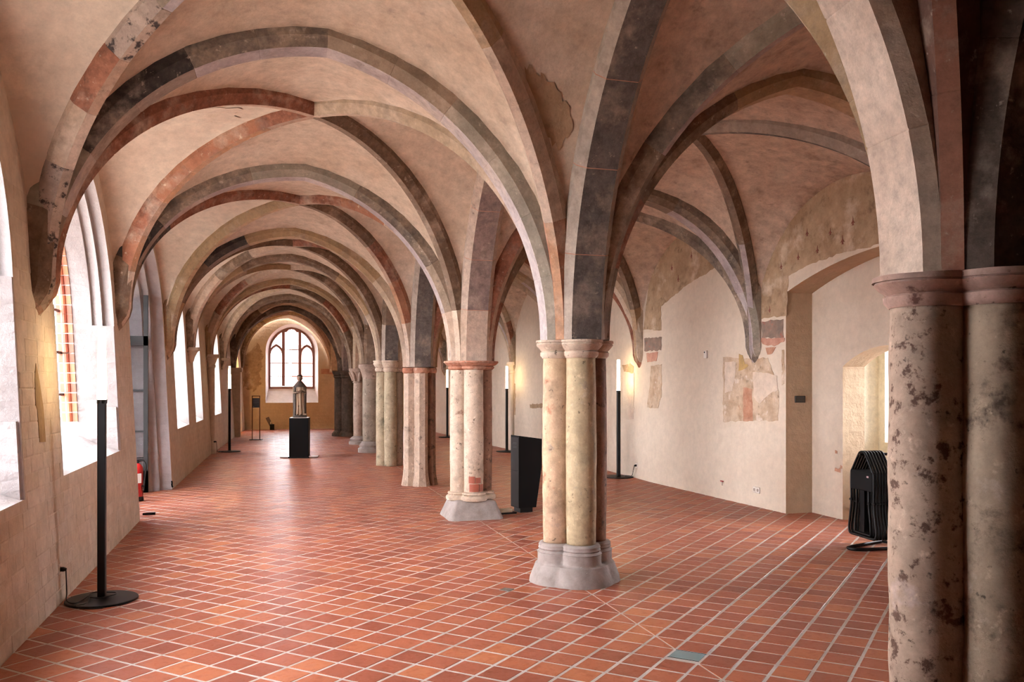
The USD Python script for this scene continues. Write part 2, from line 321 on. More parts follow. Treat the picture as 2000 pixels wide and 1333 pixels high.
def voussoir(P, N, T, lat, ws, wt, ch, dp, a, b, miter, W=None):
    """One stone of a rib between curve samples a..b (inclusive), joints slightly drawn in. Returns mesh, uv."""
    sec0 = [(-wt, dp), (-wt, ch), (-ws, 0.0), (ws, 0.0), (wt, ch), (wt, dp)]
    idx = list(range(a, b + 1)); R = []
    for q, i in enumerate(idx):
        end = q == 0 or q == len(idx) - 1
        ring = []
        for w, h in sec0:
            if end and not (miter and i == len(P) - 1):
                w, h = w * 0.985, h + 0.004
            p = P[i] + lat * w * (1 if W is None else W[i]) + N[i] * h
            if miter and i == len(P) - 1 and abs(T[i][:2] @ T[i][:2]) > 1e-6:
                nh = np.linalg.norm(N[i][:2]); th = np.linalg.norm(T[i][:2]); p = p + T[i] * (h * nh / th)
            ring.append(p)
        if q in (0, len(idx) - 1):
            R.append(ring)
        else:
            R.append(ring)
    # draw the first and last 8 mm in sharply: insert full-size rings next to the ends
    R = np.array(R)
    def full(i, t):
        return np.array([P[i] + lat * w * (1 if W is None else W[i]) + N[i] * h + T[i] * t for w, h in sec0])
    seq = [R[0], full(idx[0], 0.007)] + [R[k] for k in range(1, len(idx) - 1)]
    seq += ([R[-1]] if miter and idx[-1] == len(P) - 1 else [full(idx[-1], -0.007), R[-1]])
    R = np.array(seq); m = len(R); V, F, UV = [], [], []
    for s, u in ((0, 1), (1, 1), (2, 0), (3, 1), (4, 1)):
        o = len(V)
        for i in range(m):
            V += [R[i][s], R[i][s + 1]]; UV += [(u, i), (u, i)]
        for i in range(m - 1):
            F += [(o + 2 * i, o + 2 * i + 2, o + 2 * i + 3), (o + 2 * i, o + 2 * i + 3, o + 2 * i + 1)]
    for i, fl in ((0, 0), (m - 1, 1)):
        o = len(V); V += list(R[i]); UV += [(1, 0)] * 6
        for k in range(1, 5):
            F.append((o, o + k, o + k + 1) if fl else (o, o + k + 1, o + k))
    return trimesh.Trimesh(np.array(V), np.array(F), process=False), np.array(UV, float)


SPEC = {'T': (0.10, 0.165, 0.07, 0.22), 'A': (0.125, 0.185, 0.07, 0.24), 'D': (0.036, 0.092, 0.085, 0.17), 'H': (0.16, 0.26, 0.1, 0.24), 'W': (0.125, 0.165, 0.05, 0.22)}


def rib(name, kind, S, A, zs, za, cols, tail=0.0, parent=None, scale=1.0, joints=False):
    """Half a rib, its stones as children of parent. cols: paint keys from the spring to the apex."""
    ws, wt, ch, dp = (v * scale for v in SPEC[kind]); nseg = len(cols); per = max(2, 44 // nseg)
    P, N, T, lat = half(S, A, zs, za, nseg * per)
    if tail:
        e = N[0] * np.array([1, 1, 0]); e = e / np.linalg.norm(e)
        P = np.vstack([P[0] + e * 0.2 - (0, 0, tail), P[0] + e * 0.1 - (0, 0, tail * 0.66), P[0] + e * 0.025 - (0, 0, tail * 0.3), P]); N = np.vstack([N[:1]] * 3 + [N]); T = np.vstack([[(0, 0, 1)]] * 3 + [T])
    off = 3 if tail else 0
    W = np.r_[0.2, 0.6, 0.9, np.ones(len(P) - 3)] if tail else None
    for k in range(nseg):
        a, b = off + k * per, off + (k + 1) * per
        if k == 0:
            a = 0
        msh, uv = voussoir(P, N, T, lat, ws, wt, ch, dp, a, b, miter=True, W=W)
        put('voussoir', msh, RIB[cols[k]], parent, smooth=True, uv=uv)
        if joints and k:
            i = a; q = [P[i] + lat * w * .992 + N[i] * (h_ + .002) for w, h_ in ((-wt, dp), (-wt, ch), (-ws, 0), (ws, 0), (wt, ch), (wt, dp))]
            put('mortar_joint', rings(np.array([[p_ + T[i] * t_ for p_ in q] for t_ in (-.006, .006)])), M_FPINK, parent)


def grow(S, A, zs, za, dw, n):
    """Boundary curve of the web dw above a soffit."""
    S, A = np.asarray(S, float), np.asarray(A, float); e = (A - S) / np.linalg.norm(A - S)
    return half(S - e * dw, A, zs, za + dw, n)[0]


def web(B, D, mat, m=7, seed=0, bulge=0.05):
    """Cell lofted from its boundary arch B to the two half diagonals D (same sample count); 0.12 m thick."""
    n = len(B); s = np.linspace(0, 1, m); t = np.linspace(0, 1, n)
    G = B[:, None] * (1 - s)[None, :, None] + D[:, None] * s[None, :, None]
    G[..., 2] += bulge * np.sin(math.pi * s)[None] * np.sin(math.pi * t)[:, None] ** 0.5
    V = G.reshape(-1, 3); F = []
    V = V + np.stack([np.zeros(len(V)), np.zeros(len(V)), 0.03 * (meshkit.fbm(V * 1.7, 3, seed) - 0.5)], 1)
    for i in range(n - 1):
        for j in range(m - 1):
            a = i * m + j
            F += [(a, a + 1, a + m + 1), (a, a + m + 1, a + m)]
    q = trimesh.Trimesh(V, F, process=False); nv = np.array(q.vertex_normals)
    if nv[:, 2].mean() > 0:
        F = [(a, c, b) for a, b, c in F]; nv = -nv
    U = V - nv * 0.12; k = len(V); F2 = [(a + k, c + k, b + k) for a, b, c in F]
    edge = [i * m for i in range(n)] + [(n - 1) * m + j for j in range(1, m)] + [i * m + m - 1 for i in range(n - 2, -1, -1)] + [j for j in range(m - 2, 0, -1)]
    for a, b in zip(edge, edge[1:] + edge[:1]):
        F2 += [(a, b, b + k), (a, b + k, a + k)]
    return trimesh.Trimesh(np.vstack([V, U]), np.array(F + F2), process=False)


ceiling = xf('ceiling', kind='structure')
PAL = {'T': ['lilac_olive', 'lilac_dark', 'ochre', 'lilac_tan', 'brown', 'cream'], 'D': ['brown', 'ochre', 'red', 'cream', 'pale'], 'A': ['plum', 'grey', 'brown', 'cream']}
PAINT = {  # (rib, bay/column, aisle, end): paints from the spring to the apex
    ('T', 2, 'L', 'w'): ['brown', 'lilac_olive', 'black', 'black', 'lilac_dark', 'lilac_dark'],
    ('T', 2, 'L', 'c'): ['lilac_olive', 'lilac_olive', 'lilac_olive', 'lilac_olive', 'lilac_tan', 'lilac_tan'],
    ('T', 1, 'L', 'c'): ['pale', 'pale', 'pale', 'pale', 'pale', 'pale'],
    ('T', 3, 'L', 'w'): ['brown', 'black', 'lilac_dark', 'lilac_dark', 'lilac_olive'], ('T', 3, 'L', 'c'): ['pale', 'lilac_tan', 'lilac_dark', 'lilac_dark', 'lilac_olive'],
    ('T', 4, 'L', 'w'): ['ochre', 'brown', 'black', 'ochre'], ('T', 4, 'L', 'c'): ['pale', 'cream', 'ochre', 'ochre'],
    ('T', 5, 'L', 'w'): ['brown', 'ochre', 'brown'], ('T', 5, 'L', 'c'): ['cream', 'ochre', 'brown'],
    ('T', 6, 'L', 'w'): ['ochre', 'ochre', 'ochre'], ('T', 6, 'L', 'c'): ['cream', 'ochre', 'ochre'],
    ('T', 7, 'L', 'w'): ['brown', 'brown', 'brown'], ('T', 7, 'L', 'c'): ['brown', 'brown', 'brown'],
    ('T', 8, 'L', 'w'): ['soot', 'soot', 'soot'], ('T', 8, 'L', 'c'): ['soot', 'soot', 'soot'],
    ('D', 1, 'L', 'w2'): ['speckle', 'speckle', 'pale', 'red', 'speckle', 'lilac_dark', 'lilac_olive', 'pale'],
    ('D', 1, 'L', 'c2'): ['orange', 'orange', 'pale', 'pale', 'pale', 'ochre', 'pale', 'pale'],
    ('D', 2, 'L', 'w1'): ['red', 'red', 'red', 'red', 'red', 'red', 'red', 'red'],
    ('D', 2, 'L', 'c2'): ['cream', 'brown', 'brown', 'brown', 'brown', 'brown'],
    ('D', 2, 'L', 'w2'): ['pale', 'orange', 'red', 'orange', 'orange', 'orange', 'red'],
    ('D', 2, 'L', 'c1'): ['brown', 'pale', 'pale', 'cream', 'cream', 'cream', 'cream'],
    ('D', 3, 'L', 'w1'): ['brown', 'black', 'red', 'red', 'red'], ('D', 3, 'L', 'w2'): ['ochre', 'ochre', 'ochre', 'ochre', 'ochre'],
    ('D', 3, 'L', 'c2'): ['pale', 'orange', 'red', 'brown', 'brown'], ('D', 3, 'L', 'c1'): ['brown', 'pale', 'pale', 'orange', 'red'],
    ('D', 0, 'L', 'c2'): ['redsoffit'] * 6, ('D', 3, 'R', 'w1'): ['lilac_dark'] * 4, ('A', 0, 'M', 'c2'): ['soot'] * 4, ('D', 1, 'L', 'c1'): ['ochre'] * 5,
    ('A', 1, 'M', 'c2'): ['grey', 'grey', 'grey', 'grey', 'grey'], ('A', 1, 'M', 'c1'): ['brown', 'brown', 'brown', 'brown', 'grey'],
    ('A', 2, 'M', 'c2'): ['pale', 'plum', 'plum', 'plum', 'plum'], ('A', 2, 'M', 'c1'): ['soot', 'brown', 'brown', 'plum', 'plum'],
    ('A', 3, 'M', 'c2'): ['grey', 'grey', 'grey', 'grey'],
    ('T', 1, 'R', 'c'): ['soot', 'soot', 'soot', 'soot'],
    ('D', 1, 'R', 'c1'): ['orange', 'red', 'red', 'red', 'red'], ('D', 1, 'R', 'c2'): ['brown', 'brown', 'lilac_dark', 'lilac_olive', 'brown'],
    ('T', 2, 'R', 'c'): ['brown', 'red', 'brown', 'brown', 'ochre'], ('T', 2, 'R', 'w'): ['brown', 'brown', 'ochre', 'ochre', 'ochre'],
    ('D', 2, 'R', 'c1'): ['brown', 'brown', 'brown', 'brown', 'brown'], ('D', 2, 'R', 'w2'): ['lilac_dark', 'lilac_dark', 'brown', 'brown', 'brown'],
    ('D', 2, 'R', 'w1'): ['grey', 'grey', 'grey', 'grey', 'grey'], ('D', 2, 'R', 'c2'): ['red', 'red', 'brown', 'brown'],
    ('T', 3, 'R', 'w'): ['lilac_olive', 'lilac_dark', 'lilac_dark', 'brown'], ('T', 3, 'R', 'c'): ['red', 'brown', 'brown', 'brown'],
}


def paints(kind, k, side, end, n):
    got = PAINT.get((kind, k, side, end))
    if got:
        return got
    r = random.Random(f'{kind}{k}{side}{end}'); base = r.choice(PAL[kind])
    return [base if r.random() < 0.65 else r.choice(PAL[kind]) for _ in range(n)]


def wall_pt(side, k):
    return (float(xwl(YW[k])) - 0.1, YW[k]) if side == 'L' else (float(xwr(YR[k])), YR[k])


def near(k):
    return 6 if k <= 2 else 4 if k <= 4 else 3


WEBS = {}
OFFC = 0.265
WZL = {3: 2.42, 4: 2.2, 5: 2.32, 6: 2.28, 7: 2.2, 8: 2.1}
WSPR = {'L': 2.32, 'R': 2.08}
for k in range(0, 9):
    # arcade arch in the column row between column k and k+1
    c0, c1 = np.array(COL[k]), np.array(COL[k + 1]); e = (c1 - c0) / np.linalg.norm(c1 - c0); ap = (c0 + c1) / 2
    par = xf('arcade_arch', ceiling)
    rib('', 'A', c0 + e * OFFC, ap, CAPZ[k], AZ[k], paints('A', k, 'M', 'c1', near(k)), parent=par, joints=k in (1, 2))
    rib('', 'A', c1 - e * OFFC, ap, CAPZ[k + 1], AZ[k], paints('A', k, 'M', 'c2', near(k)), parent=par, joints=k in (1, 2))
    arcB = np.vstack([grow(c0 + e * OFFC, ap, CAPZ[k], AZ[k], 0.1, 12), grow(c1 - e * OFFC, ap, CAPZ[k + 1], AZ[k], 0.1, 12)[::-1][1:]])
    for side in 'LR':
        w0, w1 = np.array(wall_pt(side, k)), np.array(wall_pt(side, k + 1)); cr = (c0 + c1 + w0 + w1) / 4; zc = CROWN[k] + (0.08 if side == 'R' and k <= 2 else 0)
        s = -1 if side == 'L' else 1; zw = WSPR[side]; zw0, zw1 = (WZL.get(k, zw), WZL.get(k + 1, zw)) if side == 'L' else (zw, zw); wo = 0.1 if side == 'L' else 0.07
        ends = {'c1': (c0, CAPZ[k], 0.27), 'c2': (c1, CAPZ[k + 1], 0.27), 'w1': (w0, zw0, wo + 0.03), 'w2': (w1, zw1, wo + 0.03)}
        Dg = {}
        for a, b in (('c1', 'w2'), ('w1', 'c2')):
            par = xf('diagonal_rib', ceiling)
            for q in (a, b):
                p, zs, off = ends[q]; d = (cr - p) / np.linalg.norm(cr - p)
                rib('', 'D', p + d * off, cr, zs, zc, paints('D', k, side, q, near(k)), parent=par, tail=0.3 if q[0] == 'w' else 0)
                Dg[q] = grow(p + d * off, cr, zs, zc, 0.095, 12)
        # transverse arch at k (and the closing one is drawn by the next bay)
        def trans(kk, emit):
            c, w = np.array(COL[kk]), np.array(wall_pt(side, kk)); d = (w - c) / np.linalg.norm(w - c); m = (c + w) / 2
            z = TZ[kk]; kind = 'H' if kk == 8 else 'W' if kk == 1 and side == 'L' else 'T'
            if emit:
                par = xf('transverse_arch', ceiling)
                rib('', kind, c + d * OFFC, m, CAPZ[kk], z, paints('T', kk, side, 'c', near(kk)), parent=par)
                zq = WZL.get(kk, zw) if side == 'L' else zw
                rib('', kind, w - d * wo, m, zq, z, paints('T', kk, side, 'w', near(kk)), parent=par, tail=0.3)
            return np.vstack([grow(c + d * OFFC, m, CAPZ[kk], z, 0.1, 12), grow(w - d * wo, m, zw, z, 0.1, 12)[::-1][1:]])
        T0, T1 = trans(k, 0 <= k), trans(k + 1, False)
        # wall arch (the web dies into the wall)
        wa = (w0 + w1) / 2; ew = (w1 - w0) / np.linalg.norm(w1 - w0); zwa = 3.95 if side == 'L' else 3.82
        Wb = np.vstack([grow(w0 + ew * 0.12, wa, zw, zwa, 0.05, 12), grow(w1 - ew * 0.12, wa, zw, zwa, 0.05, 12)[::-1][1:]])
        Wb[:, 0] = xwl(Wb[:, 1]) - BAT * Wb[:, 2] - 0.1 if side == 'L' else xwr(Wb[:, 1]) + 0.1
        sd = k * 10 + (5 if side == 'R' else 0)
        mats = [M_WEB, M_WEB, M_WEBC, M_WEB] if side == 'L' else [M_WEBR] * 4
        for q, (B, D) in enumerate([(T0, np.vstack([Dg['c1'], Dg['w1'][::-1][1:]])), (T1, np.vstack([Dg['c2'], Dg['w2'][::-1][1:]])), (Wb, np.vstack([Dg['w1'], Dg['w2'][::-1][1:]])), (arcB, np.vstack([Dg['c1'], Dg['c2'][::-1][1:]]))]):
            put('vault_web', web(B, D, None, seed=sd + q), mats[q], ceiling, smooth=True)
            WEBS[(k, side, q)] = (B, D, sd + q)

def web_patch(key, poly, mat, off=0.007, m=7, bulge=0.05):
    """A patch of other plaster lying on a vault cell: poly in the cell's own (along, across) coordinates."""
    B, D, seed = WEBS[key]; n = len(B); sg, tg = np.linspace(0, 1, m), np.linspace(0, 1, n)
    G = B[:, None] * (1 - sg)[None, :, None] + D[:, None] * sg[None, :, None]
    G[..., 2] += bulge * np.sin(math.pi * sg)[None] * np.sin(math.pi * tg)[:, None] ** 0.5
    V = G.reshape(-1, 3); V = V + np.stack([np.zeros(len(V)), np.zeros(len(V)), 0.03 * (meshkit.fbm(V * 1.7, 3, seed) - 0.5)], 1); G = V.reshape(n, m, 3)
    def at(t, q):
        a, b = t * (n - 1), q * (m - 1); i, j = np.clip(a.astype(int), 0, n - 2), np.clip(b.astype(int), 0, m - 2); u, v = (a - i)[:, None], (b - j)[:, None]
        return G[i, j] * (1 - u) * (1 - v) + G[i + 1, j] * u * (1 - v) + G[i, j + 1] * (1 - u) * v + G[i + 1, j + 1] * u * v
    pr = random.Random(str(key)); R = []; P = np.array(poly, float)
    for a, b in zip(P, np.roll(P, -1, 0)):
        for t in np.arange(7) / 7:
            R.append(a + (b - a) * t + np.array([pr.uniform(-.005, .005), pr.uniform(-.022, .022)]) * (t > 0))
    pg = Polygon(R).buffer(0); pg = max(getattr(pg, 'geoms', [pg]), key=lambda q: q.area)
    v, f = [], []
    for i in range(n - 1):
        for j in range(m - 1):
            c = pg.intersection(sbox(tg[i], sg[j], tg[i + 1], sg[j + 1]))
            for g in getattr(c, 'geoms', [c]):
                if g.geom_type == 'Polygon' and g.area > 1e-6:
                    a, b = trimesh.creation.triangulate_polygon(g, engine='earcut'); f += [tuple(x + sum(len(q) for q in v) for x in y) for y in b]; v.append(np.asarray(a))
    v = np.vstack(v); W = at(v[:, 0], v[:, 1]); e = 1e-3
    nn = np.cross(at(np.clip(v[:, 0] + e, 0, 1), v[:, 1]) - at(np.clip(v[:, 0] - e, 0, 1), v[:, 1]), at(v[:, 0], np.clip(v[:, 1] + e, 0, 1)) - at(v[:, 0], np.clip(v[:, 1] - e, 0, 1)))
    nn /= np.linalg.norm(nn, axis=1)[:, None]; nn *= np.where(nn[:, 2] > 0, -1, 1)[:, None]
    q = trimesh.Trimesh(W + nn * off, f, process=False)
    put('plaster_patch', orient(q, tuple(W.mean(0) + nn.mean(0))), mat, ceiling)


# ------------------------------------------------------------------ floor
TP = 0.19985; GAP = 0.0165; DIAG = TP * math.sqrt(2)
floor = xf('floor', kind='structure')
put('grout_bed', bx(-5.6, 7.0, -4.6, 32.2, -0.2, -0.0012), M_GROUT, floor)
E1, E2 = np.array([math.sqrt(.5), math.sqrt(.5)]), np.array([-math.sqrt(.5), math.sqrt(.5)])
ORG = np.array([0.0, 5.92])
_ta = (TP - GAP) / 2


def tile_mesh(polyxy, top=0.0):
    """Tile from a convex polygon: chamfered top edge, sides down into the bed."""
    p = np.asarray(polyxy, float); c = p.mean(0); n = len(p); q = c + (p - c) * (1 - 0.004 / np.linalg.norm(p - c, axis=1).mean() * 1.2)
    V = np.vstack([np.c_[p, np.full(n, -0.012)], np.c_[p, np.full(n, top - 0.0022)], np.c_[q, np.full(n, top)]]); F = []
    for r in (0, 1):
        for j in range(n):
            k = (j + 1) % n
            F += [(r * n + j, r * n + k, (r + 1) * n + k), (r * n + j, (r + 1) * n + k, (r + 1) * n + j)]
    for j in range(1, n - 1):
        F.append((2 * n, 2 * n + j, 2 * n + j + 1))
    return V, F


corners = [(-1, -1), (1, -1), (1, 1), (-1, 1)]
tiles = []
trng = random.Random(3)
for i in range(-75, 150):
    for j in range(-75, 150):
        c = ORG + E1 * TP * (i + 0.5) + E2 * TP * (j + 0.5)
        if not (-4.9 < c[0] < 6.2 and -4.3 < c[1] < 31.6):
            continue
        if c[0] < float(xwl(c[1])) - 0.55 and not 10.8 < c[1] < 14.5:
            continue
        if c[0] > float(xwr(c[1])) + (0.1 if not 5.5 < c[1] < 9.8 else 2.4):
            continue
        jit = np.array([trng.uniform(-.0012, .0012), trng.uniform(-.0012, .0012)])
        top = trng.uniform(-0.0008, 0.0012)
        sq = [c + jit + E1 * a * _ta + E2 * b * _ta for a, b in corners]
        if abs(c[0]) < 0.02 and c[1] > 1:       # cut by the seam under the columns
            if abs(c[1] - (5.92 - 4.5 * DIAG)) < 0.05:
                continue                         # the glass tile sits here
            g = 0.005
            up, dn, rt, lf = c + (0, DIAG / 2 - .012), c - (0, DIAG / 2 - .012), c + (DIAG / 2 - .009, 0), c - (DIAG / 2 - .009, 0)
            tiles.append((c, tile_mesh([dn + (g, 0), rt, up + (g, 0)], top))); tiles.append((c, tile_mesh([up - (g, 0), lf, dn - (g, 0)], top)))
            continue
        tiles.append((c, tile_mesh(sq, top)))


def shown(c, mx=40):
    d = np.array([c[0] - CAM[0], c[1]]); Y = d @ np.array(_f[:2]); X = d @ np.array(_r[:2])
    if Y < 1:
        return None
    px, py = 1000 + FPX * X / Y, HOR + FPX * 1.6 / Y
    return (Y if -40 < px < 1735 and py < 1350 else None)


order = sorted([(shown(c), n) for n, (c, _) in enumerate(tiles) if shown(c) is not None])
first = {n for _, n in order[:300]}
for n in sorted(first):
    put('tile', tiles[n][1], M_TILE, floor)
V, F, o = [], [], 0
for n, (c, (v, f)) in enumerate(tiles):
    if n not in first:
        V.append(v); F += [(a + o, b + o, d + o) for a, b, d in f]; o += len(v)
put('distant_tiles', (np.vstack(V), np.array(F)), M_TILE, floor, kind='stuff')

# ------------------------------------------------------------------ walls
def outline(ya, yb, z0, zs, za, n=12, segmental=False):
    """Opening outline: sill corners, jambs, pointed or segmental head."""
    P = [(ya, z0), (yb, z0), (yb, zs)]; m = (ya + yb) / 2; L, H = (yb - ya) / 2, za - zs
    if segmental or H < L:
        R = (L * L + H * H) / (2 * H) if H < L else L
        if H < L and not segmental:
            th = np.linspace(0, math.pi / 2, n + 1)[1:]; x, z = L * np.cos(th), H * np.sin(th)
        else:
            a = math.asin(min(1, L / R)); th = np.linspace(a, 0, n + 1)[1:]; x, z = R * np.sin(th), R * np.cos(th) - (R - H)
    else:
        R = (L * L + H * H) / (2 * L); th = np.linspace(0, math.acos((R - L) / R), n + 1)[1:]; x, z = R * np.cos(th) - (R - L), R * np.sin(th)
    P += [(m + a, zs + b) for a, b in zip(x, z)] + [(m - a, zs + b) for a, b in zip(x[-2::-1], z[-2::-1])] + [(ya, zs)]
    return np.array(P)


def reveal(fmap, rgs):
    """Stitch (depth, outline) rings."""
    R = [fmap(o[:, 0], o[:, 1], np.full(len(o), float(d)) if np.ndim(d) == 0 else d) for d, o in rgs]
    return rings(np.array(R), (False, False))


def face(fmap, poly, d=0.0, step=0.6):
    """A wall face from a shapely polygon in (y, z), cut into strips so that it follows a bent wall."""
    ms = []
    y0, _, y1, _ = poly.bounds; cuts = np.arange(math.floor(y0 / step) * step, y1 + step, step)
    for a, b in zip(cuts, cuts[1:]):
        part = poly.intersection(sbox(a, -9, b, 99))
        for g in getattr(part, 'geoms', [part]):
            if g.geom_type == 'Polygon' and g.area > 1e-6:
                v, f = trimesh.creation.triangulate_polygon(g, engine='earcut'); v = np.asarray(v)
                ms.append(trimesh.Trimesh(fmap(v[:, 0], v[:, 1], np.full(len(v), d)), f, process=False))
    return cat(*ms)


def orient(m, toward):
    """Flip every triangle to face the point it is seen from."""
    c = m.triangles_center; n = np.cross(m.triangles[:, 1] - m.triangles[:, 0], m.triangles[:, 2] - m.triangles[:, 0])
    bad = (n * (np.asarray(toward, float) - c)).sum(1) < 0; f = np.array(m.faces); f[bad] = f[bad][:, ::-1]
    return trimesh.Trimesh(np.array(m.vertices), f, process=False)


wl = xf('wall_left', kind='structure')
WTOP = 5.2
# windows: ya, yb, sill, spring, apex, kind
WIN = {1: (3.6, 6.2, 0.86, 2.38, 3.78, 'big'), 2: (7.25, 9.9, 0.9, 2.3, 3.78, 'big'),
       4: (15.1, 16.85, 0.86, 2.5, 3.4, 'small'), 5: (18.1, 19.6, 0.84, 2.4, 3.2, 'small'), 6: (21.9, 23.7, 0.84, 2.4, 3.25, 'small'), 8: (28.7, 30.4, -0.03, 2.0, 2.6, 'small')}
DOOR = (10.95, 14.05, -0.03, 2.6, 3.75)
full_poly = sbox(-1.6, -0.04, 32.0, WTOP)
holes = {k: outline(*w[:5]) for k, w in WIN.items()}; holes[3] = outline(*DOOR)
wp = full_poly
for o in holes.values():
    wp = wp.difference(Polygon(o))
put('whitewashed_face', face(WLmap, wp), M_WHITE, wl)
inset = lambda w, a, dz=0.0, z0=None: outline(w[0] + a, w[1] - a, w[2] if z0 is None else z0, w[3], w[4] - a * 0.9)
for k, w in WIN.items():
    if w[5] == 'big':
        R = [(0, inset(w, 0)), (0.1, inset(w, 0, z0=w[2] + .04)), (0.101, inset(w, 0.07, z0=w[2] + .04)), (0.19, inset(w, 0.07, z0=w[2] + .08)), (0.191, inset(w, 0.12, z0=w[2] + .08)), (0.36, inset(w, 0.2, z0=1.07))]
    else:
        R = [(0, inset(w, 0)), (0.45, inset(w, 0.22, z0=w[2] + (0.25 if w[2] > 0 else 0))), (0.55, inset(w, 0.22, z0=w[2] + (0.25 if w[2] > 0 else 0)))]
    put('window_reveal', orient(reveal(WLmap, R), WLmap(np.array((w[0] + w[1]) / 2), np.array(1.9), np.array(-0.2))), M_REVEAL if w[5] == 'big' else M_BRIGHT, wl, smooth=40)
    if w[5] == 'big':   # lower jamb blocks flush with the wall below the stepped orders
        for y0, s in ((w[1], -1), (w[0], 1)):
            pg = Polygon([(y0 + 0.02 * -s, 0.0), (y0 + s * 0.03, 0.0), (y0 + s * 0.14, 0.22), (y0 - 0.02 * s, 0.25)])
            put('jamb_block', prism(pg, w[2], w[3] - 0.1, lambda a, b, h: WLmap(a, h, b)), M_REVEAL, wl)
            pg = Polygon([(y0 + 0.02 * -s, 0.012), (y0 + s * 0.07, 0.012), (y0 + s * 0.17, 0.3), (y0 - 0.02 * s, 0.3)])
            put('jamb_block', prism(pg, w[2], 1.36, lambda a, b, h: WLmap(a, h, b)), M_REVEAL, wl)
R = [(0, inset(DOOR, 0)), (0.16, inset(DOOR, 0.03)), (0.161, inset(DOOR, 0.12)), (0.26, inset(DOOR, 0.12)), (0.27, inset(DOOR, 0.2)), (0.75, inset(DOOR, 0.32))]
put('door_reveal', orient(reveal(WLmap, R), WLmap(np.array(12.5), np.array(1.5), np.array(-0.3))), M_REVEAL, wl, smooth=40)

# visible whitewashed bricks of the near piers and breast wall
brng = random.Random(11); CH = 0.112; BL = 0.31; bricks = []
keep = wp.intersection(sbox(4.4, 0.0, 11.2, 2.9)).buffer(-0.004)
for r in range(int(2.9 / CH) + 1):
    y = 4.2 - (r % 2) * BL / 2 + brng.uniform(-.03, .03)
    while y < 11.3:
        L = BL * (1 if brng.random() > 0.28 else 0.52) * brng.uniform(.94, 1.06)
        g = sbox(y + 0.003, r * CH + 0.003, y + L - 0.003, (r + 1) * CH - 0.003).intersection(keep)
        y += L
        for q in getattr(g, 'geoms', [g]):
            if q.geom_type == 'Polygon' and q.area > 6e-4:
                bricks.append(q)


def brick_mesh(q, proud, fmap):
    a = np.array(q.exterior.coords)[:-1]; i = q.buffer(-0.007, join_style='mitre')
    if i.geom_type != 'Polygon' or i.is_empty or len(i.exterior.coords) != len(a) + 1:
        return prism(q, -proud, 0.01, fmap)
    b = np.array(i.exterior.coords)[:-1]
    k = int(np.argmin(((b - a[0]) ** 2).sum(1))); b = np.roll(b, -k, 0)
    t = [brng.uniform(-.0015, .0015) for _ in b]
    return rings(np.array([fmap(a[:, 0], a[:, 1], np.full(len(a), 0.01)), fmap(a[:, 0], a[:, 1], np.full(len(a), -proud * 0.35)), fmap(b[:, 0], b[:, 1], -proud + np.array(t))]), (False, True))


bricks.sort(key=lambda q: abs(q.centroid.x - 7.0))
rest = []
for n, q in enumerate(bricks):
    m = orient(brick_mesh(q, brng.uniform(.0006, .003), WLmap), (2, q.centroid.x, q.centroid.y))
    if n < 300:
        put('brick', m, M_BRICKW[brng.randrange(3)], wl)
    else:
        rest.append(m)
if rest:
    put('distant_bricks', cat(*rest), M_BRICKW[0], wl, kind='stuff')
# pilaster shaft and corbels of the far bays
sh = lathe([(0.11, 0), (0.11, 0.1), (0.085, 0.14), (0.08, 1.96), (0.1, 1.98), (0.1, 2.02), (0.085, 2.04), (0.14, 2.18), (0.17, 2.2), (0.17, 2.27)], 20); sh.apply_translation((float(xwl(YW[6])) - 0.02, YW[6], 0))
put('wall_shaft', sh, M_WHITE, wl, smooth=40)
for k in (5, 7):
    c = lathe([(0.0, 1.98), (0.05, 2.02), (0.07, 2.1), (0.12, 2.2), (0.16, 2.22), (0.16, 2.28)], 18); c.apply_translation((float(xwl(YW[k])) - 0.06, YW[k], 0)); put('corbel', c, M_WHITE, wl, smooth=40)
put('pilaster', cat(bx(float(xwl(27.6)) - .3, float(xwl(27.6)) + .15, 27.35, 27.85, 0, 1.95), bx(float(xwl(27.6)) - .3, float(xwl(27.6)) + .2, 27.3, 27.9, 1.95, 2.08)), M_WHITE, wl)
# scar of lost plaster between the windows
sc = Polygon([(6.62, 1.2), (6.78, 1.19), (6.77, 1.42), (6.7, 1.62), (6.63, 1.74), (6.58, 1.63), (6.57, 1.45), (6.6, 1.42)])
put('plaster_scar', prism(sc, -0.0055, 0.0, WLmap), plaster('scar_ochre', (.36, .24, .12), (.28, .18, .09), 8, [], bump=.4), wl)

wr = xf('wall_right', kind='structure')
rec = outline(5.4, 9.42, -0.05, 2.72, 3.06, segmental=True)
rec[0], rec[1] = (5.4, -0.05), (9.42, -0.05)
wpr = sbox(-1.6, -0.05, 32.0, WTOP).difference(Polygon(rec))
put('plastered_face', orient(face(WRmap, wpr, 0.0, 0.25), (0, 12, 1.6)), M_WALLR, wr)
dep = 0.37
WRback = lambda y, z, d: np.stack([4.13 + 0.0 * np.asarray(y) + d, y, z], -1)
R0 = WRmap(rec[:, 0], rec[:, 1], np.zeros(len(rec))); R1 = WRback(rec[:, 0], rec[:, 1], np.zeros(len(rec)))
put('recess_reveal', orient(rings(np.array([R0, R1]), (False, False)), (3.5, 7.5, 1.5)), M_TAN, wr, smooth=40)
dr = outline(7.3, 8.82, -0.05, 1.8, 2.02, segmental=True)
put('recess_back', orient(face(WRback, Polygon(rec).difference(Polygon(dr))), (0, 7.5, 1.5)), M_WALLR, wr)
put('doorway_reveal', orient(rings(np.array([WRback(dr[:, 0], dr[:, 1], np.zeros(len(dr))), WRback(dr[:, 0], dr[:, 1], np.full(len(dr), 0.3))]), (False, False)), (3.9, 8, 1.0)), M_TAN, wr, smooth=40)
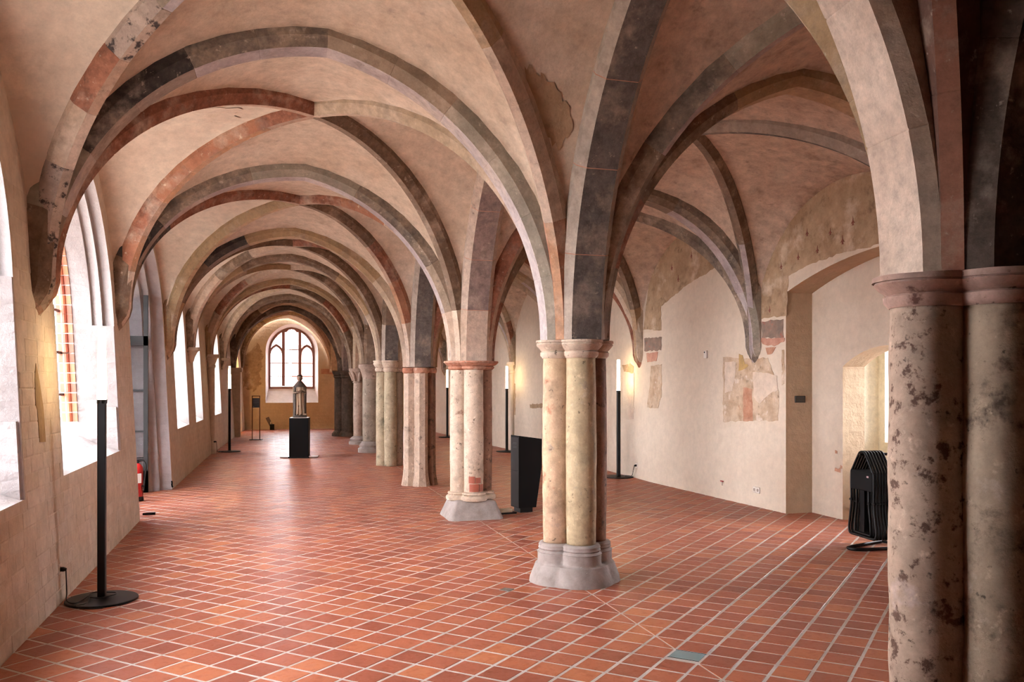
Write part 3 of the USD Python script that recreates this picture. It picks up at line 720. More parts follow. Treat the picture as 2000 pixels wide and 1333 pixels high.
# passage behind the doorway, with its own window
pz = 2.5; X0, X1, Y0, Y1 = 4.436, 5.2, 6.9, 9.55
pas = cat(bx(X0 - .01, X1, Y1, Y1 + .1, -.05, pz), bx(X0 - .01, X1, Y0 - .1, Y0, -.05, pz), bx(X0 - .01, X1 + .1, Y0 - .1, Y1 + .1, pz, pz + .1),
          bx(X1, X1 + .1, Y0, Y1, -.05, .85), bx(X1, X1 + .1, Y0, Y1, 2.3, pz), bx(X1, X1 + .1, Y0, 7.2, .85, 2.3), bx(X1, X1 + .1, 9.43, Y1, .85, 2.3),
          bx(X0 - .05, X0 - .006, Y0, 7.295, -.05, pz), bx(X0 - .05, X0 - .006, 8.825, Y1, -.05, pz), bx(X0 - .05, X0 - .006, Y0, Y1, 2.03, pz))
put('passage', pas, plaster('passage_cream', (0.82, 0.74, 0.6), (0.77, 0.68, 0.53), 1.5, [], bump=0.3), wr)
put('window_pane', bx(X1 + .04, X1 + .046, 7.18, 9.45, .83, 2.32), M_GLASS, wr)
# exposed wall-painting fragments (their own thin layer of old plaster on the wall)
FR = [('A', M_FRAG, [(10.84, 1.97), (10.45, 1.94), (9.79, 1.93), (9.56, 1.5), (9.58, 1.14), (10.84, 1.07)], .004), ('A2', M_FRED, [(10.34, 1.55), (10.13, 1.53), (10.12, 1.11), (10.34, 1.1)], .006),
      ('A3', M_FWHITE, [(10.78, 1.9), (10.51, 1.89), (10.56, 1.63), (10.61, 1.5), (10.78, 1.47)], .007), ('A4', M_FWHITE, [(10.12, 1.75), (9.81, 1.74), (9.6, 1.7), (9.58, 1.52), (9.68, 1.5), (9.84, 1.42), (9.96, 1.34), (10.1, 1.43)], .007),
      ('A5', M_FOCHRE, [(10.44, 2.0), (10.36, 1.98), (10.3, 1.86), (10.22, 1.84), (10.3, 1.8), (10.45, 1.77)], .007),
      ('C1', M_FDARK, [(9.92, 2.4), (9.47, 2.4), (9.46, 2.17), (9.92, 2.19)], .004), ('C2', M_FPINK, [(9.94, 2.185), (9.44, 2.165), (9.45, 2.12), (9.66, 2.07), (9.9, 2.11)], .005),
      ('C3', M_FRED, [(9.84, 2.06), (9.62, 2.06), (9.7, 1.98), (9.8, 1.97)], .004), ('C4', M_FRAG, [(9.5, 2.02), (9.45, 2.02), (9.45, 1.6), (9.5, 1.58)], .004),
      ('D1', M_FDARK, [(13.28, 2.35), (12.64, 2.34), (12.66, 2.13), (13.28, 2.14)], .004), ('D2', M_FPINK, [(13.19, 2.1), (12.76, 2.11), (12.82, 1.96), (13.15, 1.95)], .005),
      ('D3', M_FRAG, [(13.01, 1.89), (12.64, 1.91), (12.64, 1.4), (12.76, 1.21), (13.17, 1.21), (13.07, 1.52)], .004), ('E1', M_OLD, [(14.27, 1.93), (13.89, 1.95), (13.73, 1.9), (13.76, 1.77), (14.17, 1.81)], .004),
      ('E2', M_FWHITE, [(13.98, 1.78), (13.71, 1.79), (13.73, 1.0), (13.96, 1.0)], .006), ('F1', M_OLD, [(20.36, 1.62), (20.04, 1.6), (20.04, 0.85), (20.36, 0.88)], .004), ('F2', M_OLD, [(19.12, 1.13), (18.25, 1.17), (18.25, 1.07), (19.09, 1.04)], .004),
      ('H', M_OLD, [(9.97, 2.85), (9.66, 3.3), (9.3, 3.62), (8.9, 3.9), (8.5, 4.1), (7.6, 4.1), (7.0, 3.4), (7.4, 3.07), (8.42, 3.06), (9.02, 3.0), (9.37, 2.92), (9.4, 2.44), (10.0, 2.44)], .003),
      ('H2', M_OLD, [(13.32, 2.49), (12.66, 2.45), (12.66, 2.83), (11.83, 3.08), (11.0, 3.24), (10.68, 3.27), (10.9, 3.7), (11.69, 4.0), (12.43, 3.98), (13.01, 3.5)], .003)]
frng = random.Random(5)
for nm, mt, pts, th in FR:
    P = np.array(pts); ring = []
    for a, b in zip(P, np.roll(P, -1, 0)):          # ragged edges
        n = max(2, int(np.linalg.norm(b - a) / 0.06))
        for t in np.arange(n) / n:
            ring.append(a + (b - a) * t + (np.array([frng.uniform(-.012, .012), frng.uniform(-.012, .012)]) if t else 0))
    pg = Polygon(ring).buffer(0)
    pg = max(getattr(pg, 'geoms', [pg]), key=lambda q: q.area)
    a0, _, a1, _ = pg.bounds; ms = []
    for c0_ in np.arange(math.floor(a0 / .25) * .25, a1, .25):
        q = pg.intersection(sbox(c0_, -1, c0_ + .25, 9))
        ms += [prism(g, -th, 0.002, WRmap) for g in getattr(q, 'geoms', [q]) if g.geom_type == 'Polygon' and g.area > 1e-6]
    put('painting_fragment', cat(*ms), mt, wr)
for y, z in [(9.0, 3.39), (8.2, 3.38), (8.37, 3.2), (8.81, 3.16), (9.17, 3.13), (9.51, 3.06), (8.58, 3.33), (9.75, 2.54), (12.3, 3.4), (11.7, 3.5), (12.1, 3.2), (11.2, 3.45)]:
    s = 0.9 + 0.4 * frng.random()
    lily = Polygon([(0, .05), (.006, .01), (.028, -.018), (.008, -.012), (.012, -.04), (0, -.03), (-.012, -.04), (-.008, -.012), (-.028, -.018), (-.006, .01)])
    lily = shapely.affinity.translate(shapely.affinity.scale(lily, s, s, origin=(0, 0)), y, z)
    put('lily_mark', prism(lily, -.006, 0.0, WRmap), M_LILY, wr)
for q in ([(8.86, .55), (8.97, .56), (8.96, .6), (8.9, .59), (8.86, .61)], [(8.92, .77), (8.96, .77), (8.96, .81), (8.92, .8)], [(8.83, .6), (8.86, .6), (8.86, .64), (8.83, .63)]):
    put('painting_fragment', prism(Polygon(q), -.004, .002, WRback), M_FRED, wr)
# wall shaft with corbel at the far right bay
sh = lathe([(0.1, 0), (0.09, 0.1), (0.07, 0.14), (0.068, 1.84), (0.09, 1.86), (0.09, 1.9), (0.075, 1.92), (0.13, 2.04), (0.16, 2.06), (0.16, 2.12)], 20); sh.apply_translation((float(xwr(20.2)) - 0.02, 20.2, 0))
put('wall_shaft', sh, M_WALLR, wr, smooth=40)

web_patch((1, 'L', 3), [(.715, .82), (.722, .66), (.752, .43), (.773, .40), (.80, .62), (.785, .84)], M_OLD)
web_patch((1, 'L', 2), [(.77, .0), (.79, .36), (.815, .55), (.85, .66), (.9, .78), (.95, .9), (.95, .02)], M_WALLR)
web_patch((2, 'L', 2), [(.5, .5), (.52, .74), (.575, .84), (.63, .72), (.6, .5), (.55, .42)], M_WEBC)
web_patch((2, 'R', 0), [(.42, .3), (.47, .62), (.5, .5), (.53, .2), (.47, .12)], M_OLD)
# end wall with the traceried window, back wall, roof line
XE0, XE1, YE = -3.4, 3.0, 31.7
wf = xf('wall_far', kind='structure')
EWmap = lambda x, z, d: np.stack([x, YE + d, z], -1)
ew = (-2.52, -0.72, 0.93, 2.74, 3.72); EZ = 1.42
hole = outline(*ew)
hole2 = outline(1.0, 2.3, 0.93, 2.3, 3.2)
put('plastered_face', orient(face(EWmap, sbox(XE0, -.05, XE1, WTOP).difference(Polygon(hole)).difference(Polygon(hole2)), 0, 1.0), (0, 0, 1.6)), M_TAN, wf)
wi = (ew[0] + .1, ew[1] - .1, EZ, ew[3], ew[4] - .09)
put('window_reveal', orient(reveal(EWmap, [(0, hole), (.06, hole), (.55, outline(*wi)), (.66, outline(*wi))]), (-1.6, 30, 1.9)), M_BRIGHT, wf, smooth=40)
wi2 = (1.1, 2.2, 1.2, 2.3, 3.1)
put('window_reveal', orient(reveal(EWmap, [(0, hole2), (.4, outline(*wi2)), (.5, outline(*wi2))]), (1.6, 30, 1.9)), M_REVEAL, wf, smooth=40)
old = Polygon([(-3.25, 1.5), (-2.95, 1.35), (-2.7, 1.55), (-2.72, 2.0), (-2.6, 2.2), (-2.62, 2.6), (-2.8, 3.0), (-3.25, 2.6)])
ring = []
for a, b in zip(np.array(old.exterior.coords)[:-1], np.array(old.exterior.coords)[1:]):
    for q in np.arange(8) / 8:
        ring.append(a + (b - a) * q + np.array([frng.uniform(-.06, .06), frng.uniform(-.05, .05)]))
put('painting_fragment', prism(max(getattr(Polygon(ring).buffer(0), 'geoms', [Polygon(ring).buffer(0)]), key=lambda q: q.area), -.006, .0, EWmap), M_OLD, wf)
put('painting_fragment', prism(Polygon([(-0.62, 1.95), (0.0, 1.93), (0.0, 2.14), (-0.62, 2.12)]), -.006, .0, EWmap), M_FRED, wf)
wb = xf('wall_back', kind='structure')
put('plastered_face', orient(face(lambda x, z, d: np.stack([x, np.full(np.shape(x), -1.05), z], -1), sbox(-4.3, -.05, 4.5, WTOP), 0, 2), (0, 0, 1.6)), plaster('back_wall_dark', (.09, .065, .045), (.06, .045, .03), 2, []), wb)


# windows (glass, bars)
def bars(path, fmap, w, nz, nv, mat, d):
    ya, yb, z0, zs, za = w
    for z in np.linspace(z0, za, nz + 2)[1:-1]:
        put('saddle_bar', prism(sbox(ya, z - .012, yb, z + .012).intersection(Polygon(outline(*w))), d - .012, d + .012, fmap), mat, path)
    for y in np.linspace(ya, yb, nv + 2)[1:-1]:
        put('mullion', prism(sbox(y - .02, z0, y + .02, za).intersection(Polygon(outline(*w))), d - .02, d + .02, fmap), mat, path)


wn = 0
put('niche_back', face(WLmap, Polygon(outline(28.7, 30.4, 0.0, 2.0, 2.6)), .5), M_TAN, wl)
for k, w in sorted(WIN.items()):
    if k == 8:
        continue
    wn += 1
    p = xf(f'window_{wn}', kind='structure')
    if w[5] == 'big':
        g = (w[0] + .2, w[1] - .2, 1.07, w[3], w[4] - .18); d = 0.5
        # red brick jambs and arch
        P = outline(*g, n=14); jam = []
        course = 0.1
        for s, y in ((1, g[1]), (-1, g[0])):
            z = g[2] + 0.14
            while z < g[3] - 0.02:
                jam.append((y, z + course / 2, s, 0.0)); z += course
        head = P[2:-1] if np.allclose(P[2], (g[1], g[3])) else P[2:]
        seg = np.linalg.norm(np.diff(head, axis=0), axis=1); cum = np.r_[0, np.cumsum(seg)]
        for t in np.arange(course / 2, cum[-1], course):
            i = min(np.searchsorted(cum, t) - 1, len(seg) - 1); u = (t - cum[i]) / seg[i]; q = head[i] + (head[i + 1] - head[i]) * u; dv = head[i + 1] - head[i]
            jam.append((q[0], q[1], None, math.atan2(dv[1], dv[0]) - math.pi / 2))
        if k in (1, 2):
            for (y, z, s, rot) in jam:
                # brick with a roll: plan profile in (across, depth); across>0 is into the opening
                pro = [(-.06, 0), (.012, 0), (.012, .05), (.03, .058), (.042, .075), (.042, .095), (.03, .112), (.012, .12), (.012, .16), (-.06, .16)]
                inv = (-1 if (s or (1 if y > (g[0] + g[1]) / 2 else -1)) > 0 else 1)
                m = trimesh.creation.extrude_polygon(Polygon(pro), course - 0.014, engine='earcut'); v = np.array(m.vertices); v[:, 2] -= (course - .014) / 2
                a, b, c = v[:, 0] * inv, v[:, 1], v[:, 2]; r = rot if s is None else 0.0
                yy = y + a * math.cos(r) - c * math.sin(r); zz = z + a * math.sin(r) + c * math.cos(r)
                mm = trimesh.Trimesh(WLmap(yy, zz, 0.355 + b * .9), m.faces, process=False); mm.fix_normals()
                put('brick', mm, M_REDBRICK[rng.randrange(3)], p)
            mo = [rings(np.array([WLmap(P[:, 0], P[:, 1], np.full(len(P), .362)), WLmap(P[:, 0], P[:, 1], np.full(len(P), .51))]), (False, False))]
            put('mortar_bed', orient(cat(*mo), WLmap(np.array((w[0] + w[1]) / 2), np.array(1.9), np.array(.4))), M_MORTAR, p)
        else:
            put('frame', reveal(WLmap, [(.36, P), (.51, P)]), M_FRAMEB, p)
        put('pane', face(WLmap, Polygon(P), d), M_GLASS, p)
        bars(p, WLmap, g, 5, 2, M_DOORF, d - .02)
    else:
        g = (w[0] + .22, w[1] - .22, w[2] + (.25 if w[2] > 0 else .02), w[3], w[4] - .2); d = 0.5
        put('pane', face(WLmap, Polygon(outline(*g)), d), M_GLASS, p)
        bars(p, WLmap, g, 3, 1, M_FRAMEB, d)
# the traceried window in the end wall
wn += 1
p = xf(f'window_{wn}', kind='structure'); G = Polygon(outline(*wi, n=18)); cx = (wi[0] + wi[1]) / 2; hw = (wi[1] - wi[0]) / 2; dG = .6
put('outer_frame', prism(G.difference(G.buffer(-.072)), dG - .06, dG + .06, EWmap), M_FRAMEB, p)
m1, m2 = cx - hw * .36, cx + hw * .36
for mx in (m1, m2):
    put('mullion', prism(sbox(mx - .05, EZ + .09, mx + .05, 3.66).intersection(G.buffer(-.069)), dG - .06, dG + .06, EWmap), M_FRAMEB, p)
for a, b in ((wi[0] + .02, m1), (m2, wi[1] - .02)):   # small pointed lights at the sides
    big, small = Polygon(outline(a, b, 2.4, 2.68, 3.02)), Polygon(outline(a + .055, b - .055, 2.0, 2.64, 2.93))
    put('tracery', prism(big.difference(small).difference(sbox(-9, 0, 9, 2.62)).intersection(G), dG - .055, dG + .055, EWmap), M_FRAMEB, p)
put('tracery', prism(sbox(m1 + .03, 3.45, m2 - .03, 3.7).difference(Polygon(outline(m1 + .04, m2 - .04, 2.4, 3.2, 3.6))).intersection(G), dG - .055, dG + .055, EWmap), M_FRAMEB, p)
for z in (1.86, 2.34, 2.83):
    put('saddle_bar', prism(sbox(wi[0], z - .014, wi[1], z + .014).intersection(G if z < 2.5 else sbox(m1, 0, m2, 9)), dG - .02, dG + .02, EWmap), M_FRAMEB, p)
for a, b in ((wi[0] + .05, m1 - .04), (m1 + .04, m2 - .04), (m2 + .04, wi[1] - .05)):
    put('pane', orient(face(EWmap, sbox(a, EZ, b, 3.7).intersection(G), dG), (-1.6, 0, 2)), M_GLASS, p)
cames = []
for s in (1, -1):
    for c in np.arange(-5, 5, .105):
        ln = shapely.LineString([(cx - 2, EZ + 1 + c - s * 2 * 1.25), (cx + 2, EZ + 1 + c + s * 2 * 1.25)]).buffer(.0042).intersection(G)
        cames += [prism(g, dG - .004, dG + .004, EWmap) for g in getattr(ln, 'geoms', [ln]) if g.geom_type == 'Polygon' and g.area > 1e-5]
put('diamond_cames', cat(*cames), M_LEAD, p, kind='stuff')
wn += 1
p = xf(f'window_{wn}', kind='structure')
put('pane', orient(face(EWmap, Polygon(outline(*wi2)), .45), (1.6, 0, 2)), M_GLASS, p)
for z in (1.7, 2.2, 2.7):
    put('saddle_bar', prism(sbox(1.1, z - .014, 2.2, z + .014), .43, .47, EWmap), M_FRAMEB, p)

# glazed door of bay 3, its leaf folded back along the far jamb
dx = xf('door_1', kind='structure'); DY = 13.78; DX0 = float(xwl(13.8)) - .3
fr = lambda x0, x1, z0, z1: bx(x0, x1, DY - .03, DY + .03, z0, z1)
put('frame', cat(fr(DX0 - .06, DX0, 0, 2.9), fr(DX0 - .86, DX0 - .8, 0, 2.9), fr(DX0 - .86, DX0, 2.16, 2.3), fr(DX0 - .86, DX0, 0, .32), fr(DX0 - .46, DX0 - .4, 0.3, 2.9)), M_DOORF, dx)
for a in (.2, .6):
    put('pane', bx(DX0 - a - .19, DX0 - a + .17, DY - .005, DY + .005, .32, 2.16), M_GLASS, dx)
    put('pane', bx(DX0 - a - .19, DX0 - a + .17, DY - .005, DY + .005, 2.3, 2.9), M_GLASS, dx)
DP = Polygon(outline(DOOR[0] + .32, DOOR[1] - .32, 0, DOOR[3], DOOR[4] - .29))
put('outer_leaf', prism(DP.difference(shapely.union_all([sbox(y_, z_, y_ + .34, z1_) for y_ in (11.5, 12.0, 12.5, 13.0) for z_, z1_ in ((.5, 2.1), (2.3, 3.1))])), .7, .76, WLmap), M_DOORF, dx)
put('pane', face(WLmap, DP.buffer(-.03), .73), M_GLASS, dx)
put('glazing_bar', cat(*[fr(DX0 - .8, DX0 - .06, z - .012, z + .012) for z in (.9, 1.5)]), M_DOORF, dx)
put('handle', bx(DX0 - .42, DX0 - .38, DY - .09, DY - .03, 1.0, 1.14), std('door_handle', (.3, .28, .26), .35, metallic=1.0), dx)

# ------------------------------------------------------------------ columns
def colmat(key, a, b, stains, **kw):
    return plaster('column_' + key, a, b, 3.0, list(stains) + [(tuple(.45 * v for v in b), 4.2, .55, .68, .5), (tuple(.3 * v for v in b), 22, .615, .65, .5), (tuple(min(.8, 1.35 * v) for v in a), 13, .6, .66, .6)], bump=0.6, fine=26, rough=0.75, grime=.35, grain=12, **kw)


FLK = (0.12, 0.065, 0.045)
CM = {'rosy': colmat('rosy', (0.48, 0.35, 0.26), (0.4, 0.28, 0.205), [(FLK, 14, 0.55, 0.6, 0.75), ((0.55, 0.42, 0.38), 4, 0.6, 0.7, 0.6)]),
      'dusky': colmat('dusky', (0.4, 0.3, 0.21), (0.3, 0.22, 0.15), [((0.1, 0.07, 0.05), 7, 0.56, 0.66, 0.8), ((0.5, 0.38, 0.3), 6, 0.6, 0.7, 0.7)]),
      'apricot': colmat('apricot', (0.6, 0.42, 0.26), (0.54, 0.36, 0.24), [((0.42, 0.15, 0.08), 6, 0.58, 0.65, 0.75), ((0.3, 0.25, 0.22), 5, 0.62, 0.7, 0.7)]),
      'straw': colmat('straw', (0.54, 0.42, 0.26), (0.46, 0.35, 0.21), [((0.32, 0.27, 0.22), 6, 0.59, 0.68, 0.7), ((0.62, 0.5, 0.36), 8, 0.62, 0.7, 0.6)]),
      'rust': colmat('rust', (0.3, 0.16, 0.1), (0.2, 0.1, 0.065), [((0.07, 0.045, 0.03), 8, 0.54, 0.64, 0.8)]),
      'ivory': colmat('ivory', (0.62, 0.485, 0.37), (0.56, 0.42, 0.31), [((0.32, 0.2, 0.14), 6, 0.62, 0.67, 0.7)]),
      'chalk': colmat('chalk', (0.62, 0.47, 0.36), (0.52, 0.38, 0.28), [((0.16, 0.12, 0.1), 8, 0.6, 0.68, 0.6), ((0.5, 0.25, 0.16), 3, 0.58, 0.68, 0.5)]),
      'moss': colmat('moss', (0.5, 0.4, 0.27), (0.4, 0.32, 0.21), [((0.2, 0.18, 0.125), 4, 0.54, 0.66, 0.75), ((0.6, 0.47, 0.35), 5, 0.6, 0.68, 0.6)]),
      'drab': colmat('drab', (0.4, 0.32, 0.25), (0.31, 0.24, 0.18), [((0.17, 0.14, 0.11), 5, 0.56, 0.66, 0.6)]),
      'pinkish': colmat('pinkish', (0.46, 0.34, 0.27), (0.38, 0.27, 0.21), [((0.2, 0.15, 0.11), 7, 0.6, 0.7, 0.6)]),
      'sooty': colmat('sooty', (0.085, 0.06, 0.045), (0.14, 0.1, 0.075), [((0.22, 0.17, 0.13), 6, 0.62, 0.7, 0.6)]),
      'redcap': colmat('redcap', (0.48, 0.2, 0.12), (0.55, 0.35, 0.25), [((0.62, 0.47, 0.36), 9, 0.58, 0.66, 0.7)]),
      'creamcap': colmat('creamcap', (0.62, 0.5, 0.38), (0.54, 0.4, 0.3), [((0.4, 0.22, 0.15), 9, 0.64, 0.72, 0.7)]),
      'rosecap': colmat('rosecap', (0.5, 0.33, 0.27), (0.4, 0.25, 0.19), [((0.15, 0.07, 0.055), 11, 0.57, 0.65, 0.8)])}


def lobes(cx, cy, a, R, z, n=96, square=False):
    ph = np.linspace(0, 2 * math.pi, n, endpoint=False); out = np.zeros(n)
    for k in range(4):
        dl = ph - k * math.pi / 2; q = R * R - (a * np.sin(dl)) ** 2
        out = np.maximum(out, np.where(q > 0, a * np.cos(dl) + np.sqrt(np.maximum(q, 0)), 0))
    if a == 0:
        out[:] = R
    return np.stack([cx + out * np.cos(ph), cy + out * np.sin(ph), np.full(n, z)], 1)


def lobed(a, prof, n=96):
    """prof: (radius of a lobe, z)."""
    return rings(np.array([lobes(0, 0, a * (.62 if len(p_) > 2 else 1), R, z, n) for R, z, *p_ in prof for p_ in ([R, z] + list(p_),)]), (True, True))


def squarish(prof, n=4, rot=math.pi / 4):
    """prof: (half width, z): square loft with chamfered corners."""
    def ring(h, z):
        c = h * 0.16
        return [(h, -h + c, z), (h, h - c, z), (h - c, h, z), (-h + c, h, z), (-h, h - c, z), (-h, -h + c, z), (-h + c, -h, z), (h - c, -h, z)]
    return rings(np.array([ring(h, z) for h, z in prof]), (True, True))


def rough(m, amp, seed):
    v = np.array(m.vertices); nv = np.array(m.vertex_normals)
    m.vertices = v + nv * (amp * 2 * (meshkit.fbm(v * 5.5 + seed * 3.1, 4, seed) - .5))[:, None]; return m


def shaft_mesh(r, z0, z1, seed, swell=0.006):
    zs = np.linspace(z0, z1, 40); t = (zs - z0) / (z1 - z0)
    return rough(lathe(np.c_[r + swell * np.sin(math.pi * t), zs], 40), 0.006, seed)


def octo(r, z0, z1, flare):
    """Chamfered square pilaster whose foot flares."""
    R = []
    for z in list(np.linspace(z0, z0 + .35, 6)) + [z1]:
        h = r + flare * max(0, 1 - (z - z0) / .3) ** 1.6; c = h * .55
        R.append([(h, -h + c, z), (h, h - c, z), (h - c, h, z), (-h + c, h, z), (-h, h - c, z), (-h, -h + c, z), (-h + c, -h, z), (h - c, -h, z)])
    return rings(np.array(R), (True, True))


def column(k, label, a, r, base, cap, mats, capmat, plain=False):
    x, y = COL[k]; zc = CAPZ[k]; t = xf('column', loc=(x, y, 0), label=label, cat='column')
    zb = base[-1][1] if base else 0.0
    zt = cap[0][1] if cap else zc
    if a:
        for q, (dx_, dy_) in enumerate(((-a, 0), (0, -a), (a, 0), (0, a))):
            m = (octo(r, 0.0, zt + .01, 0.035) if plain else shaft_mesh(r, zb - .02, zt + .02, k * 7 + q)); m.apply_translation((dx_, dy_, 0))
            put('shaft', m, CM[mats[q]], t, smooth=35 if plain else True)
        c = lathe([(a * .95, zb - .02), (a * .95, zt + .02)], 24); put('core', c, CM[mats[1]], t, smooth=40)
    else:
        put('shaft', shaft_mesh(r, zb - .02, zt + .02, k * 7), CM[mats[0]], t, smooth=True)
    if base:
        m = lobed(a, base) if base[0][0] > 0 else squarish([(-h, z) for h, z in base])
        put('base', rough(m, 0.004, k), M_STONE if k != 8 else CM['sooty'], t, smooth=45)
    if cap:
        put('capital', rough(lobed(a, cap), 0.004, k + 40), CM[capmat], t, smooth=45)
    return t


def capring(r, zc, h=0.14, out=0.055):
    return [(r + .004, zc - h - .02), (r + out * .45, zc - h), (r + out * .5, zc - h * .78), (r + out * .25, zc - h * .7), (r + out * .8, zc - h * .5), (r + out * 1.15, zc - h * .3), (r + out * 1.0, zc - h * .18), (r + out * 1.25, zc - .02), (r + out * 1.2, zc), (r * .5, zc + .001)]


column(1, 'clustered column of rosy flaking shafts, nearest the viewer and cut off by the frame', .165, .128, [(.2, 0), (.2, .1), (.16, .16), (.15, .3), (.13, .33)], capring(.128, CAPZ[1], .095, .05), ['rosy', 'dusky', 'dusky', 'rosy'], 'rosecap')
column(2, 'clustered column of straw and apricot shafts on a lobed grey stone base', .148, .117, [(.285, 0, 1), (.28, .03, 1), (.236, .145, 1), (.228, .152, 1), (.168, .156), (.163, .17), (.163, .235), (.168, .245), (.158, .252), (.15, .262), (.158, .275), (.152, .285), (.156, .3), (.146, .315), (.12, .32)],
       capring(.117, CAPZ[2], .125, .05), ['apricot', 'straw', 'rust', 'straw'], 'creamcap')
t3 = column(3, 'ivory clustered column with a red moulded capital and square sloping stone plinth', .14, .112, [(-.33, 0), (-.32, .03), (-.25, .2), (-.225, .215), (-.2, .222)], capring(.112, CAPZ[3], .085, .065), ['ivory', 'ivory', 'rust', 'ivory'], 'redcap')
put('base_moulding', rough(lobed(.14, [(.115, .2), (.16, .215), (.168, .24), (.16, .262), (.135, .275), (.145, .29), (.14, .305), (.11, .315)]), .004, 77), CM['ivory'], t3, smooth=45)
for a0_, a1_, z0_, z1_ in ((-128, -72, .325, .415), (-68, -38, .325, .41), (-132, -96, .425, .505), (-92, -60, .425, .49)):   # plaster lost, bricks bare
    an = np.radians(np.linspace(a0_, a1_, 9)); rr_ = (.108, .1215)
    pg = [(r_ * math.cos(q), r_ * math.sin(q) - .14) for r_, seq in ((rr_[1], an), (rr_[0], an[::-1])) for q in seq]
    put('bare_brick', prism(Polygon(pg), z0_, z1_, lambda a_, b_, h_: np.stack([a_, b_, h_], -1)), M_REDBRICK[1], t3)
column(4, 'pale chamfered pier without base, its feet flaring out onto the tiles', .15, .098, None, [(.1, CAPZ[4] - .1), (.12, CAPZ[4] - .08), (.125, CAPZ[4] - .04), (.115, CAPZ[4] - .01), (.06, CAPZ[4])], ['chalk', 'chalk', 'rust', 'chalk'], 'redcap', plain=True)
column(5, 'greenish stained clustered column standing baseless with a cream ringed capital', .14, .12, None, capring(.12, CAPZ[5], .2, .05), ['moss', 'moss', 'drab', 'moss'], 'creamcap')
column(6, 'single drab round column with bell capital and ringed base', 0, .19, [(.3, 0), (.3, .09), (.26, .12), (.28, .17), (.24, .21), (.2, .26)], [(.19, CAPZ[6] - .35), (.2, CAPZ[6] - .3), (.25, CAPZ[6] - .12), (.29, CAPZ[6] - .08), (.29, CAPZ[6] - .02), (.27, CAPZ[6]), (.1, CAPZ[6])], ['drab'], 'pinkish')
t7 = column(7, 'single slender pinkish round column with leaf capital and ringed base', 0, .15, [(.27, 0), (.27, .07), (.23, .1), (.25, .14), (.2, .18), (.155, .22)], [(.15, CAPZ[7] - .38), (.18, CAPZ[7] - .37), (.15, CAPZ[7] - .34), (.17, CAPZ[7] - .25), (.25, CAPZ[7] - .08), (.27, CAPZ[7] - .06), (.27, CAPZ[7]), (.1, CAPZ[7])], ['pinkish'], 'pinkish')
for q in range(8):   # upright leaves of the capital
    an = q * math.pi / 4; prof = [(0.155, -.33), (.175, -.25), (.215, -.15), (.262, -.09)]
    pts = [(r_ * math.cos(an), r_ * math.sin(an), CAPZ[7] + z_) for r_, z_ in prof]
    put('leaf', tube(smoothpath(pts, 4), np.r_[np.linspace(.035, .045, 9), np.linspace(.04, .018, 4)], 8), CM['pinkish'], t7, smooth=True)
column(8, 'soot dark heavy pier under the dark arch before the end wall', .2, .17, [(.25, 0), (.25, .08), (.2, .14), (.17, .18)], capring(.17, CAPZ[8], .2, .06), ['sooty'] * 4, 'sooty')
#column(0, 'clustered column behind the viewer', .16, .125, [(.2, 0), (.2, .1), (.16, .16), (.13, .3)], capring(.125, CAPZ[0], .19, .06), ['rosy', 'dusky', 'dusky', 'rosy'], 'rosecap')

# ------------------------------------------------------------------ floor lamps
def lamp(label, x, y):
    t = xf('floor_lamp', loc=(x, y, 0), label=label, cat='floor lamp', group='black floor lamps along the walls')
    put('base', lathe([(.24, 0), (.25, .004), (.25, .014), (.244, .018), (.06, .022), (.045, .03)], 48), M_BLACK, t, smooth=35)
    p = bevbox(.056, .056, 1.46, .006); p.apply_translation((0, 0, .75)); put('pole', p, M_BLACK, t)
    put('light_tube', lathe([(.028, 1.481), (.033, 1.485), (.034, 1.6), (.027, 2.0), (.024, 2.012), (.0, 2.014)], 24), M_LAMP, t, smooth=40)
    put('collar', lathe([(.036, 1.455), (.036, 1.482), (.0, 1.482)], 24), M_BLACK, t, smooth=40)
    return t


LAMPS = [(-3.55, 7.0, 'tall black floor lamp with glowing tube, nearest, before the left window wall'), (3.38, 13.85, 'black floor lamp with glowing tube seen right of the lobed-base column'),
         (3.0, 19.75, 'black floor lamp with glowing tube rising behind the black tapered stele'), (-3.28, 21.5, 'black floor lamp with glowing tube at the left wall far down the hall'), (2.72, 25.5, 'black floor lamp half hidden between the ivory column and the chamfered pier')]
l0 = lamp(LAMPS[0][2], *LAMPS[0][:2])
for x, y, lb in LAMPS[1:]:
    copy_of(l0, 'floor_lamp', (x, y, 0), label=lb, cat='floor lamp', group='black floor lamps along the walls')


def cable(label, pts, r=.0045, plug=None, n=8):
    t = xf('power_cable', label=label, cat='cable')
    put('cord', tube(smoothpath(pts, n), r, 7), M_CABLE, t, smooth=True)
    if plug:
        a, b = np.array(plug[0], float), np.array(plug[1], float)
        put('plug', tube([a, a + (b - a) * .5, b], [.016, .018, .01], 12), M_CABLE, t, smooth=40)
    return t


